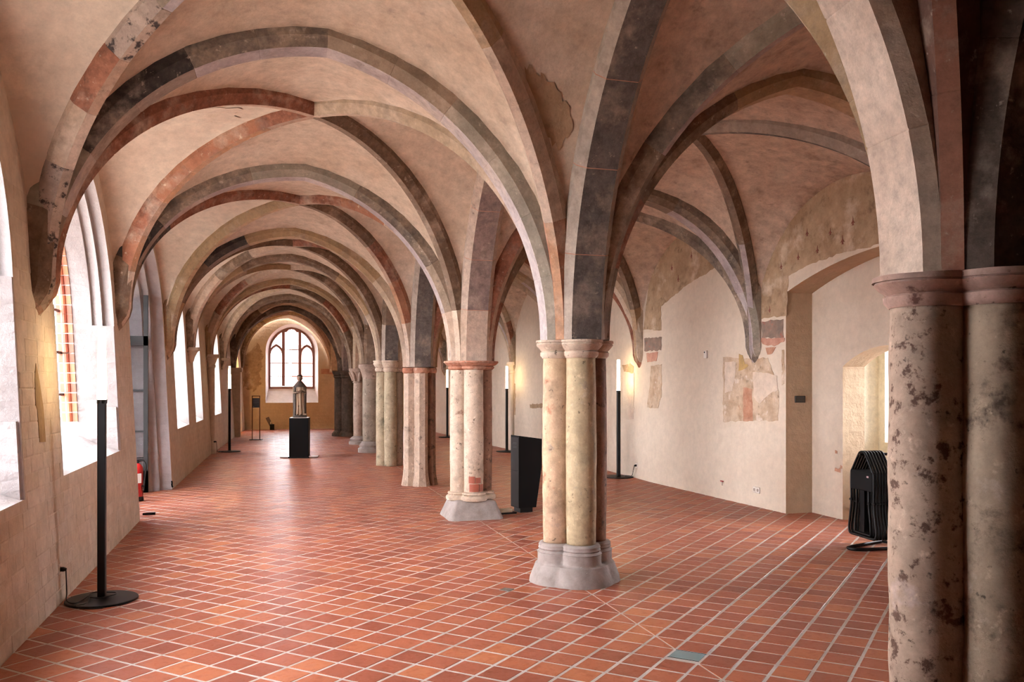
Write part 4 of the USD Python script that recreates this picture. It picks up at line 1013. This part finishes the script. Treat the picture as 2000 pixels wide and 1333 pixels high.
W0 = WLmap(np.array(6.98), np.array(.25), np.array(0.))
spir = [(-3.55 + .09 * math.cos(q) + .02 * math.sin(2 * q), 7.0 + .07 * math.sin(q), .03 + .002 * i) for i, q in enumerate(np.linspace(2.6, 8.6, 9))]
cable('thin black cable from wall socket coiling over the nearest lamp base', [W0 + (.045, 0, -.01), W0 + (.05, -.01, -.08), W0 + (.055, -.02, -.17), (-3.765, 6.9, .035), (-3.7, 6.85, .026)] + spir + [(-3.62, 6.83, .03), (-3.68, 6.77, .024), (-3.62, 6.745, .006), (-3.5, 6.74, .006)], plug=(W0 + (0.005, 0, 0), W0 + (.05, 0, -.004)))
W1 = WRmap(np.array(13.6), np.array(.22), np.array(0.))
cable('short dark cable from right wall socket to the lamp base below', [W1 + (-.045, 0, -.01), W1 + (-.05, .03, -.08), W1 + (-.06, .08, -.18), (3.45, 13.73, .03)], plug=(W1 + (-.005, 0, 0), W1 + (-.05, 0, -.004)))
W2 = WLmap(np.array(20.9), np.array(.28), np.array(0.))
cable('black cable hanging from left wall to the far lamp', [W2 + (.12, 0, 0), W2 + (.12, .1, -.12), W2 + (.14, .2, -.25), (-3.4, 21.3, .03)], plug=(W2 + (.06, 0, 0), W2 + (.12, 0, 0)))


def socket(x, y, z, name, label, n=1, side=1):
    t = xf(name, loc=(x, y, z), label=label, cat='socket')
    for i in range(n):
        m = bevbox(.012, .078, .078, .003); m.apply_translation((0, i * .082, 0)); put('plate', m, M_PLATE, t)
        m = lathe([(.021, 0), (.021, .002), (.018, .0021), (.0, .0021)], 20); m.apply_transform(trimesh.transformations.rotation_matrix(-side * math.pi / 2, (0, 1, 0))); m.apply_translation((-side * .0065, i * .082, 0)); put('well', m, M_WELL, t, smooth=40)
    return t


M_PLATE = std('socket_plate', (.7, .62, .54), .4); M_WELL = std('socket_well', (.3, .23, .18), .5)
socket(float(W0[0]) + .002, 6.98, .25, 'wall_socket', 'single wall socket low on the left wall behind the nearest lamp', side=-1)
socket(float(xwr(10.0)) - .006, 10.0, .22, 'wall_socket', 'double white wall socket low on the right wall by the corner', n=2)
socket(float(W1[0]) - .002, 13.6, .22, 'wall_socket', 'single wall socket low behind the lamp right of the lobed-base column')
t = xf('wall_sensor', loc=(float(xwr(11.28)) - .012, 11.28, 2.02), label='small white wall sensor high on the right wall beside the ribs', cat='sensor')
put('housing', bevbox(.03, .08, .11, .006), M_PLATE, t); m = lathe([(.012, 0), (.012, .004), (0, .004)], 16); m.apply_transform(trimesh.transformations.rotation_matrix(-math.pi / 2, (0, 1, 0))); m.apply_translation((-.015, .01, .03)); put('lens', m, M_BLACK, t, smooth=40)
t = xf('valve', loc=(float(xwr(10.84)) - .02, 10.84, .25), label='tiny red handled valve low on the right wall', cat='valve')
put('handle', bevbox(.02, .07, .016, .004), std('red_enamel', (.4, .02, .02), .35), t, label='red lever'); put('stem', trimesh.creation.cylinder(.007, .06, sections=12).apply_translation((0, .0, -.03)), M_PLATE, t, smooth=40)
t = xf('wall_plaque', loc=(3.95, 9.405, 1.408), label='small black plaque on the tan pier face beside the recess', cat='plaque')
put('plate', bevbox(.143, .012, .082, .002), std('plaque_black', (.02, .017, .014), .4), t)
for i in range(3):
    put('engraved_line', bx(-.055, .055 - .02 * (i % 2), -.0072, -.0058, .022 - i * .018, .026 - i * .018), std('plaque_grey', (.09, .08, .06), .6), t)

# ------------------------------------------------------------------ statue on its pedestal
SX, SY = -1.74, 19.45
t = xf('pedestal', loc=(SX, SY, 0), rotz=-8, label='black box pedestal with pale foot plates carrying the statue', cat='pedestal')
m = bevbox(.4, .4, .84, .004); m.apply_translation((0, 0, .44)); put('body', m, M_BLACKM, t)
m = bevbox(.44, .42, .03, .003); m.apply_translation((0, 0, .015)); put('plinth', m, M_BLACKM, t)
for sx in (-1, 1):
    m = bevbox(.19, .34, .022, .003); m.apply_translation((sx * .3, -.02, .02)); put('foot_plate', m, std('pale_plate', (.55, .47, .44), .35), t, label='pale foot plate')
m = bevbox(.39, .39, .012, .002); m.apply_translation((0, 0, .866)); put('top_plate', m, std('pale_plate', (.55, .47, .44), .35), t)

WOOD1 = plaster('carved_wood_light', (0.46, 0.33, 0.22), (0.36, 0.25, 0.165), 9, [((.1, .06, .04), 14, .58, .68, .6)], bump=.2, rough=.6)
WOOD2 = plaster('carved_wood_dark', (0.065, 0.048, 0.038), (0.1, 0.072, 0.055), 9, [((.03, .022, .018), 14, .55, .68, .6)], bump=.2, rough=.6)
WOOD4 = plaster('carved_wood_mid', (0.22, 0.145, 0.095), (0.16, 0.105, 0.07), 9, [], bump=.2, rough=.6)
WOOD3 = plaster('carved_wood_skin', (0.28, 0.17, 0.115), (0.22, 0.13, 0.09), 12, [], bump=.15, rough=.6)
t = xf('statue', loc=(SX, SY, .872), rotz=-8, label='carved wooden friar statue in pale habit and dark hooded cloak', cat='statue')
put('plinth', lathe([(.14, 0), (.145, .01), (.14, .04), (.12, .045)], 24).apply_scale((1.05, .85, 1)), WOOD2, t, smooth=40)
# habit: rings with folds
R = []; ph = np.linspace(0, 2 * math.pi, 72, endpoint=False)
for z, rx, ry, fo in [(.04, .118, .095, .012), (.1, .112, .09, .012), (.2, .105, .082, .012), (.32, .1, .078, .01), (.44, .098, .075, .008), (.52, .1, .075, .006), (.6, .108, .076, .004), (.66, .108, .07, .003), (.7, .09, .058, .002), (.725, .055, .045, 0), (.745, .034, .034, 0), (.77, .031, .033, 0)]:
    w = fo * (np.sin(9 * ph + z * 3) + .5 * np.sin(16 * ph - z * 5))
    R.append(np.stack([(rx + w) * np.cos(ph), (ry + w) * np.sin(ph), np.full(72, z)], 1))
put('habit', rings(np.array(R)), WOOD1, t, smooth=True)
# cloak: open at the front (front is -y)
R = []; a = np.linspace(-math.pi / 2 + .95, math.pi * 1.5 - .7, 60)
for z, rx, ry, gap in [(.045, .135, .115, 0), (.2, .135, .11, 0), (.4, .137, .105, 0), (.55, .14, .1, 0), (.64, .122, .09, 0), (.69, .1, .074, 0), (.725, .08, .062, 0), (.75, .052, .05, 0)]:
    w = .007 * np.sin(12 * a + z * 4) * (1 if z < .6 else .3)
    o = np.stack([(rx + w) * np.cos(a), (ry + w) * np.sin(a), np.full(60, z)], 1); i = np.stack([(rx + w - .014) * np.cos(a), (ry + w - .014) * np.sin(a), np.full(60, z)], 1)
    R.append(np.vstack([o, i[::-1]]))
put('cloak', rings(np.array(R)), WOOD2, t, smooth=50)
R = []
for z, rx, ry in [(.635, .132, .098), (.66, .126, .094), (.7, .098, .077), (.735, .066, .06), (.755, .05, .052), (.765, .044, .046)]:
    sag = .05 * np.maximum(0, -np.sin(ph)) ** 2 if z < .66 else 0 * ph
    R.append(np.stack([rx * np.cos(ph), ry * np.sin(ph), z + .02 + .0 * ph - sag * 0], 1))
put('hood_collar', rings(np.array(R), (False, True)), WOOD2, t, smooth=True)
# head with face
hd = trimesh.creation.icosphere(4, 1.0); v = np.array(hd.vertices); x, y, z = v.T
front = np.clip(-y, 0, 1)
rx = .043 + .004 * (z > 0); v2 = np.stack([x * (.044 - .008 * np.clip(-z, 0, 1)), y * .05, z * .062], 1)
v2[:, 1] -= .014 * np.exp(-((x / .13) ** 2 + ((z + .12) / .22) ** 2)) * (y < 0)                      # nose
for sx in (-1, 1):
    v2[:, 1] += .008 * np.exp(-(((x - sx * .36) / .17) ** 2 + ((z - .05) / .12) ** 2)) * (y < 0)        # eye hollows
v2[:, 1] += .004 * np.exp(-((x / .3) ** 2 + ((z + .5) / .05) ** 2)) * (y < 0)                           # mouth
v2[:, 1] -= .005 * np.exp(-((x / .28) ** 2 + ((z + .82) / .12) ** 2)) * (y < 0)                         # chin
HS = 1.28
def headscale(m):
    v = np.array(m.vertices); v = (v - (0, -.01, .775)) * HS + (0, -.01, .775); return trimesh.Trimesh(v, m.faces, process=False)


head = trimesh.Trimesh(v2 + (0, -.012, .83), hd.faces, process=False)
put('head', headscale(head), WOOD3, t, smooth=True)
hair = lathe([(.0445, -.016), (.048, -.01), (.0475, .004), (.042, .016), (.034, .022), (.03, .018)], 30, close=False).apply_scale((.97, 1.12, 1)); hair.apply_transform(trimesh.transformations.rotation_matrix(-.32, (1, 0, 0))); hair.apply_translation((0, -.004, .862)); put('hair', headscale(hair), WOOD2, t, smooth=True)
for sx in (-1, 1):
    e = trimesh.creation.icosphere(2, 1).apply_scale((.006, .012, .016)); e.apply_translation((sx * .044, -.008, .828)); put('ear', headscale(e), WOOD3, t, smooth=True)


def limb(chain):
    import manifold3d as m3
    parts = []
    for (p, r), (q, s) in zip(chain, chain[1:]):
        sp = [m3.Manifold.sphere(float(r_), 20).translate([float(c) for c in p_]) for p_, r_ in ((p, r), (q, s))]
        parts.append(m3.Manifold.batch_hull(sp))
    out = parts[0]
    for q in parts[1:]:
        out = out + q
    return out


for sx in (-1, 1):
    sl = limb([((sx * .118, 0, .655), .03), ((sx * .115, -.05, .53), .027), ((sx * .05, -.1, .535 + .03 * (sx > 0)), .022)])
    put('sleeve', sl, WOOD4, t, smooth=60)
    hx, hy, hz = sx * .035, -.118, .54 + .03 * (sx > 0)
    hand = limb([((hx, hy, hz), .013), ((hx - sx * .022, hy - .006, hz + .004), .012)])
    for i, ln in enumerate((.016, .019, .018, .014)):
        b0 = (hx - sx * .026, hy - .009, hz + .012 - i * .008); hand = hand + limb([(b0, .005), ((b0[0] - sx * ln * .6, b0[1] - .002, b0[2]), .0047), ((b0[0] - sx * ln, b0[1] + .004, b0[2] - .001), .0042)])
    hand = hand + limb([((hx - sx * .008, hy - .008, hz + .014), .0055), ((hx - sx * .016, hy - .012, hz + .026), .0048)])
    put('hand', hand, WOOD3, t, smooth=60)
for sx in (-1, 1):
    put('shoe', limb([((sx * .035, -.08, .058), .016), ((sx * .04, -.118, .054), .013)]), WOOD2, t, smooth=60)
put('hem_scroll', limb([((.1, -.05, .06), .03), ((.14, -.06, .058), .022)]), WOOD1, t, smooth=60)

# ------------------------------------------------------------------ stele with floor plate beside it
b = math.radians(25); CX, CY = 0.088, 10.75
cw = lambda X, Y: np.array([CAM[0] + X * _r[0] + Y * _f[0], X * _r[1] + Y * _f[1]])
o2 = cw(CX, CY); du = cw(CX + math.cos(b), CY + math.sin(b)) - o2; dv = cw(CX - math.sin(b), CY + math.cos(b)) - o2
ang = math.degrees(math.atan2(du[1], du[0]))
t = xf('information_stele', loc=(o2[0], o2[1], 0), rotz=ang, label='black tapered stele with slanted back standing behind the ivory column', cat='stele')
side = lambda prof, w0, w1: prism(Polygon(prof), w0, w1, lambda a_, b_, h_: np.stack([a_, h_, b_], -1))
put('body', side([(0, .06), (.235, .06), (.31, .55), (.315, .91), (.0, .955)], 0, .24), M_BLACKM, t)
put('foot', side([(.03, 0), (.2, 0), (.2, .06), (.03, .06)], .03, .21), M_BLACK, t)
put('top_sheet', side([(.03, .9535), (.27, .919), (.27, .922), (.03, .9565)], .04, .2), std('paper', (.75, .68, .6), .6), t, label='pale sheet on the sloping top')
put('front_panel_upper', bx(-.004, 0, .006, .234, .52, .93), M_BLACKG := std('stele_front', (.018, .014, .012), .6, specular_ior_level=.2), t)
put('front_panel_lower', bx(-.004, 0, .006, .234, .07, .514), M_BLACKG, t)
for w_, z_ in ((.11, .86), (.12, .845), (.1, .815), (.11, .8)):
    put('caption_line', bx(-.0052, -.0038, .06, .06 + w_, z_, z_ + .006), std('caption_dark', (.004, .004, .004), .5), t)
o3 = cw(-.11, 10.72)
t = xf('floor_socket', loc=(o3[0], o3[1], 0), rotz=ang, label='small black floor plate with cream wedge between plinth and stele', cat='floor box')
put('plate', bevbox(.26, .16, .02, .004).apply_translation((0.02, 0, .01)), M_BLACK, t)
put('wedge', side([(-.07, .02), (.1, .02), (.1, .062), (-.02, .058)], -.06, .05), std('cream_wedge', (.62, .52, .36), .6), t, label='cream wedge')

# ------------------------------------------------------------------ sign stand, floor box by the end wall
SGX, SGY = -2.75, 25.8
t = xf('sign_stand', loc=(SGX, SGY, 0), rotz=-12, label='slim rust framed sign stand with dark panel near the end wall', cat='sign')
RUST = std('rust_frame', (.1, .03, .018), .6)
for sx in (-1, 1):
    m = bevbox(.022, .022, 1.24, .003); m.apply_translation((sx * .105, 0, .64)); put('post', m, RUST, t)
m = bevbox(.232, .022, .022, .003); m.apply_translation((0, 0, 1.25)); put('top_rail', m, RUST, t)
m = bevbox(.34, .2, .018, .003); m.apply_translation((0, 0, .009)); put('foot', m, M_BLACK, t)
m = bevbox(.2, .012, .27, .003); m.apply_translation((0, 0, 1.055)); put('panel', m, std('slate_panel', (.025, .03, .04), .5), t)
for i in range(6):
    put('text_line', bx(-.08, .08 - .05 * (i % 3 == 2), -.0072, -.0058, 1.15 - i * .022, 1.156 - i * .022), std('panel_grey', (.12, .13, .14), .6), t)
put('emblem', bx(-.08, -.05, -.0072, -.0058, .935, .96), std('panel_grey', (.12, .13, .14), .6), t)
t = xf('floor_box', loc=(-2.3, 31.25, 0), rotz=0, label='small black floor box with a tilted card against the end wall', cat='box')
put('box', bevbox(.15, .15, .2, .006).apply_translation((0, 0, .1)), M_BLACK, t)
m = bevbox(.12, .012, .3, .003); m.apply_transform(trimesh.transformations.rotation_matrix(-.45, (0, 1, 0))); m.apply_translation((-.1, 0, .3)); put('card', m, std('card_grey', (.13, .1, .09), .5), t)
m = bevbox(.03, .012, .09, .003); m.apply_translation((-.045, -.012, .24)); put('note', m, std('paper', (.75, .68, .6), .6), t)

# ------------------------------------------------------------------ fire extinguisher in the door recess
EX, EY = -4.1, 12.8
t = xf('fire_extinguisher', loc=(EX, EY, 0), rotz=20, label='red fire extinguisher with black hose standing in the door recess', cat='fire extinguisher')
RED = std('extinguisher_red', (.42, .012, .012), .3)
put('foot', lathe([(.078, 0), (.08, .01), (.078, .06), (.07, .065)], 28), M_BLACK, t, smooth=40)
put('cylinder', lathe([(.07, .05), (.073, .07), (.073, .43), (.066, .47), (.04, .5), (.025, .515)], 32), RED, t, smooth=40)
put('label', cat(*[bx(-.035, .035, -.0755, -.07, .25, .38)]), std('paper', (.75, .68, .6), .6), t, label='pale instruction label')
put('valve', cat(lathe([(.022, .51), (.022, .55), (.012, .56)], 16), bx(-.015, .07, -.012, .012, .555, .567), bx(-.015, .075, -.012, .012, .58, .592)), M_BLACK, t)
put('hose', tube(smoothpath([(.02, 0, .54), (.07, -.01, .55), (.1, -.02, .49), (.095, -.03, .38), (.075, -.06, .25), (.06, -.075, .14)], 8), .011, 9), M_CABLE, t, smooth=True)
put('hose_holder', bx(.04, .085, -.085, -.04, .2, .215), M_BLACK, t)
t = xf('door_stop', loc=(-3.78, 11.42, 0), rotz=-8, label='short black rubber door stop lying at the recess edge', cat='door stop')
put('wedge', side([(-.07, 0), (.07, 0), (.07, .028), (-.07, .02)], -.02, .02), M_BLACKM, t)
t = xf('wall_hook', loc=(float(xwl(14.1)) + .012, 13.98, .05), label='small dark bent hook at the foot of the white brick jamb', cat='hook')
put('hook', tube(smoothpath([(0, 0, .0), (.0, -.05, .01), (.0, -.09, .05), (.0, -.06, .06), (0, -.1, .09)], 6), .012, 8), M_BLACKM, t, smooth=True)

# ------------------------------------------------------------------ glass tile and steel plate in the floor
gc = np.array([0.0, 5.92 - 4.5 * DIAG])
t = xf('floor_light', loc=(gc[0], gc[1], 0), rotz=45, label='square blue-grey glass floor light set among the tiles', cat='floor light')
put('glass', bevbox(.15, .185, .012, .002).apply_translation((.017, 0, -.0055)), std('sea_glass', (.2, .3, .31), .12, specular_ior_level=.8), t)
put('slot', bx(-.096, -.06, -.094, .094, -.012, -.004), M_BLACKM, t)
put('rim', cat(bx(-.062, -.058, -.094, .094, -.012, .001), bx(.093, .097, -.094, .094, -.012, .001)), M_BLACK, t)
t = xf('floor_plate', loc=(-.585, 6.52, .0012), rotz=45, label='tiny square steel cover plate in the tiles left of the lobed base', cat='cover plate')
put('cover', bevbox(.085, .085, .006, .001), std('steel_cover', (.22, .22, .21), .4, metallic=.6), t)
put('screw', trimesh.creation.cylinder(.008, .008, sections=12), std('socket_well', (.3, .23, .18), .5), t)

# ------------------------------------------------------------------ rack of folding stools
RX, RY = cw(3.44, 8.5); al = math.radians(79)
u = cw(3.44 + math.cos(al), 8.5 - math.sin(al)) - np.array((RX, RY)); rz = math.degrees(math.atan2(u[1], u[0]))
NST, PIT = 7, .031


def stool():
    t = xf('folding_stool', loc=(0, 0, 0), label='x', cat='stool')
    half_ = [(0, .935), (.03, .93), (.06, .905), (.165, .755), (.185, .72), (.188, .6), (.186, .45), (.19, .38), (.215, .24), (.226, .17), (.215, .125), (.18, .11), (.09, .11), (0, .11)]
    P = [(a_, 0, z_) for a_, z_ in half_]; P = P + [(-a_, 0, z_) for a_, z_ in half_[-2:0:-1]]
    Q = smoothpath(np.vstack([P, P[:1]]), 5); put('outer_frame', tube(Q, .0125, 9, caps=False), M_BLACK, t, smooth=True)
    inner = [(.095, .004, .68), (.1, .004, .45), (.105, .004, .38), (.125, .004, .25), (.13, .004, .135)]
    for sx in (-1, 1):
        put('inner_leg', tube(smoothpath([(sx * a_, b_, c_) for a_, b_, c_ in inner], 5), .0115, 9), M_BLACK, t, smooth=True)
        k_ = bevbox(.04, .027, .026, .006); k_.apply_translation((sx * .187, 0, .45)); put('hinge', k_, M_BLACK, t)
        k_ = bevbox(.036, .027, .026, .006); k_.apply_translation((sx * .102, .004, .44)); put('hinge', k_, M_BLACK, t)
    put('seat', bevbox(.36, .018, .19, .006).apply_translation((0, -.006, .655)), M_BLACKM, t, label='black fabric seat, folded')
    put('back_web', bevbox(.07, .006, .42, .002).apply_translation((-.02, .012, .36)), M_BLACKM, t)
    put('cross_bar', tube([(-.13, .004, .136), (.13, .004, .136)], .011, 9), M_BLACK, t, smooth=True)
    return t


stand = xf('stool_stand', loc=(RX, RY, 0), rotz=rz, label='black tubular stand with low floor frame carrying folded stools', cat='stand')
vv = lambda a_, b_, c_: (a_, b_, c_)
put('floor_frame', tube(smoothpath([(-.17, .3, .017), (-.1, .12, .017), (.03, -.17, .017), (.09, -.22, .017), (.15, -.19, .017), (.17, -.1, .017), (.17, .1, .017), (.17, .45, .017)], 7), .016, 10), M_BLACK, stand, smooth=True)
put('post', tube(smoothpath([(-.17, .3, .017), (-.16, .35, .05), (-.1, .37, .2), (0, .37, .5), (0, .37, .8), (0, .33, .892), (0, .26, .908), (0, -.05, .908)], 7), .014, 10), M_BLACK, stand, smooth=True)
put('tie', tube([(.17, .4, .017), (0, .38, .017), (-.16, .31, .02)], .013, 8), M_BLACK, stand, smooth=True)
ORD = ['foremost', 'second', 'third', 'fourth', 'fifth', 'sixth', 'rearmost']
c_, s_ = math.cos(math.radians(rz)), math.sin(math.radians(rz))
st0 = None
for i in range(NST):
    off = i * PIT - .02; px_, py_ = RX - s_ * off, RY + c_ * off
    lb = f'{ORD[i]} black folding stool on the stand, counted from the side with the tagged seat' if i else 'foremost black folding stool on the stand, its seat bearing a small pink tag'
    if i == 0:
        st0 = stool(); pr = stage.GetPrimAtPath(st0); pr.SetCustomDataByKey('label', lb); pr.SetCustomDataByKey('group', 'folding stools hanging on the stand')
        x = UsdGeom.Xformable(pr); x.ClearXformOpOrder(); 
        for op in list(x.GetPrim().GetAttributes()):
            if op.GetName().startswith('xformOp:'):
                pr.RemoveProperty(op.GetName())
        x.AddTranslateOp().Set(Gf.Vec3d(float(px_), float(py_), 0)); x.AddRotateZOp().Set(rz)
    else:
        copy_of(st0, 'folding_stool', (px_, py_, 0), rz, label=lb, cat='stool', group='folding stools hanging on the stand')
tg = bevbox(.034, .003, .018, .001); tg.apply_translation((.11, -.017, .7))
put('seat_tag', tg, std('tag_pink', (.4, .24, .24), .6), st0, label='small pink tag')

# a warm lamp inside the side niche of the last bay
gl = UsdLux.SphereLight.Define(stage, '/World/niche_lamp_light'); gl.AddTranslateOp().Set(Gf.Vec3d(-3.55, 29.5, 1.75)); gl.CreateRadiusAttr(.05); gl.CreateIntensityAttr(900.0); gl.CreateColorAttr(Gf.Vec3f(1.0, .62, .25))
# ------------------------------------------------------------------ outside
put('ground_outside', cat(bx(-40, -5.2, -20, 60, -.45, -.4), bx(-5.2, 20, 33, 60, -.45, -.4), bx(7.2, 30, -20, 33, -.45, -.4)), plaster('gravel', (.36, .33, .29), (.28, .26, .23), 3, []), kind='structure')
put('courtyard_wall', bx(-1.5, 6, 37, 37.4, -.4, 3.2), plaster('courtyard_brick', (.6, .25, .2), (.5, .2, .16), 2, []), kind='structure')
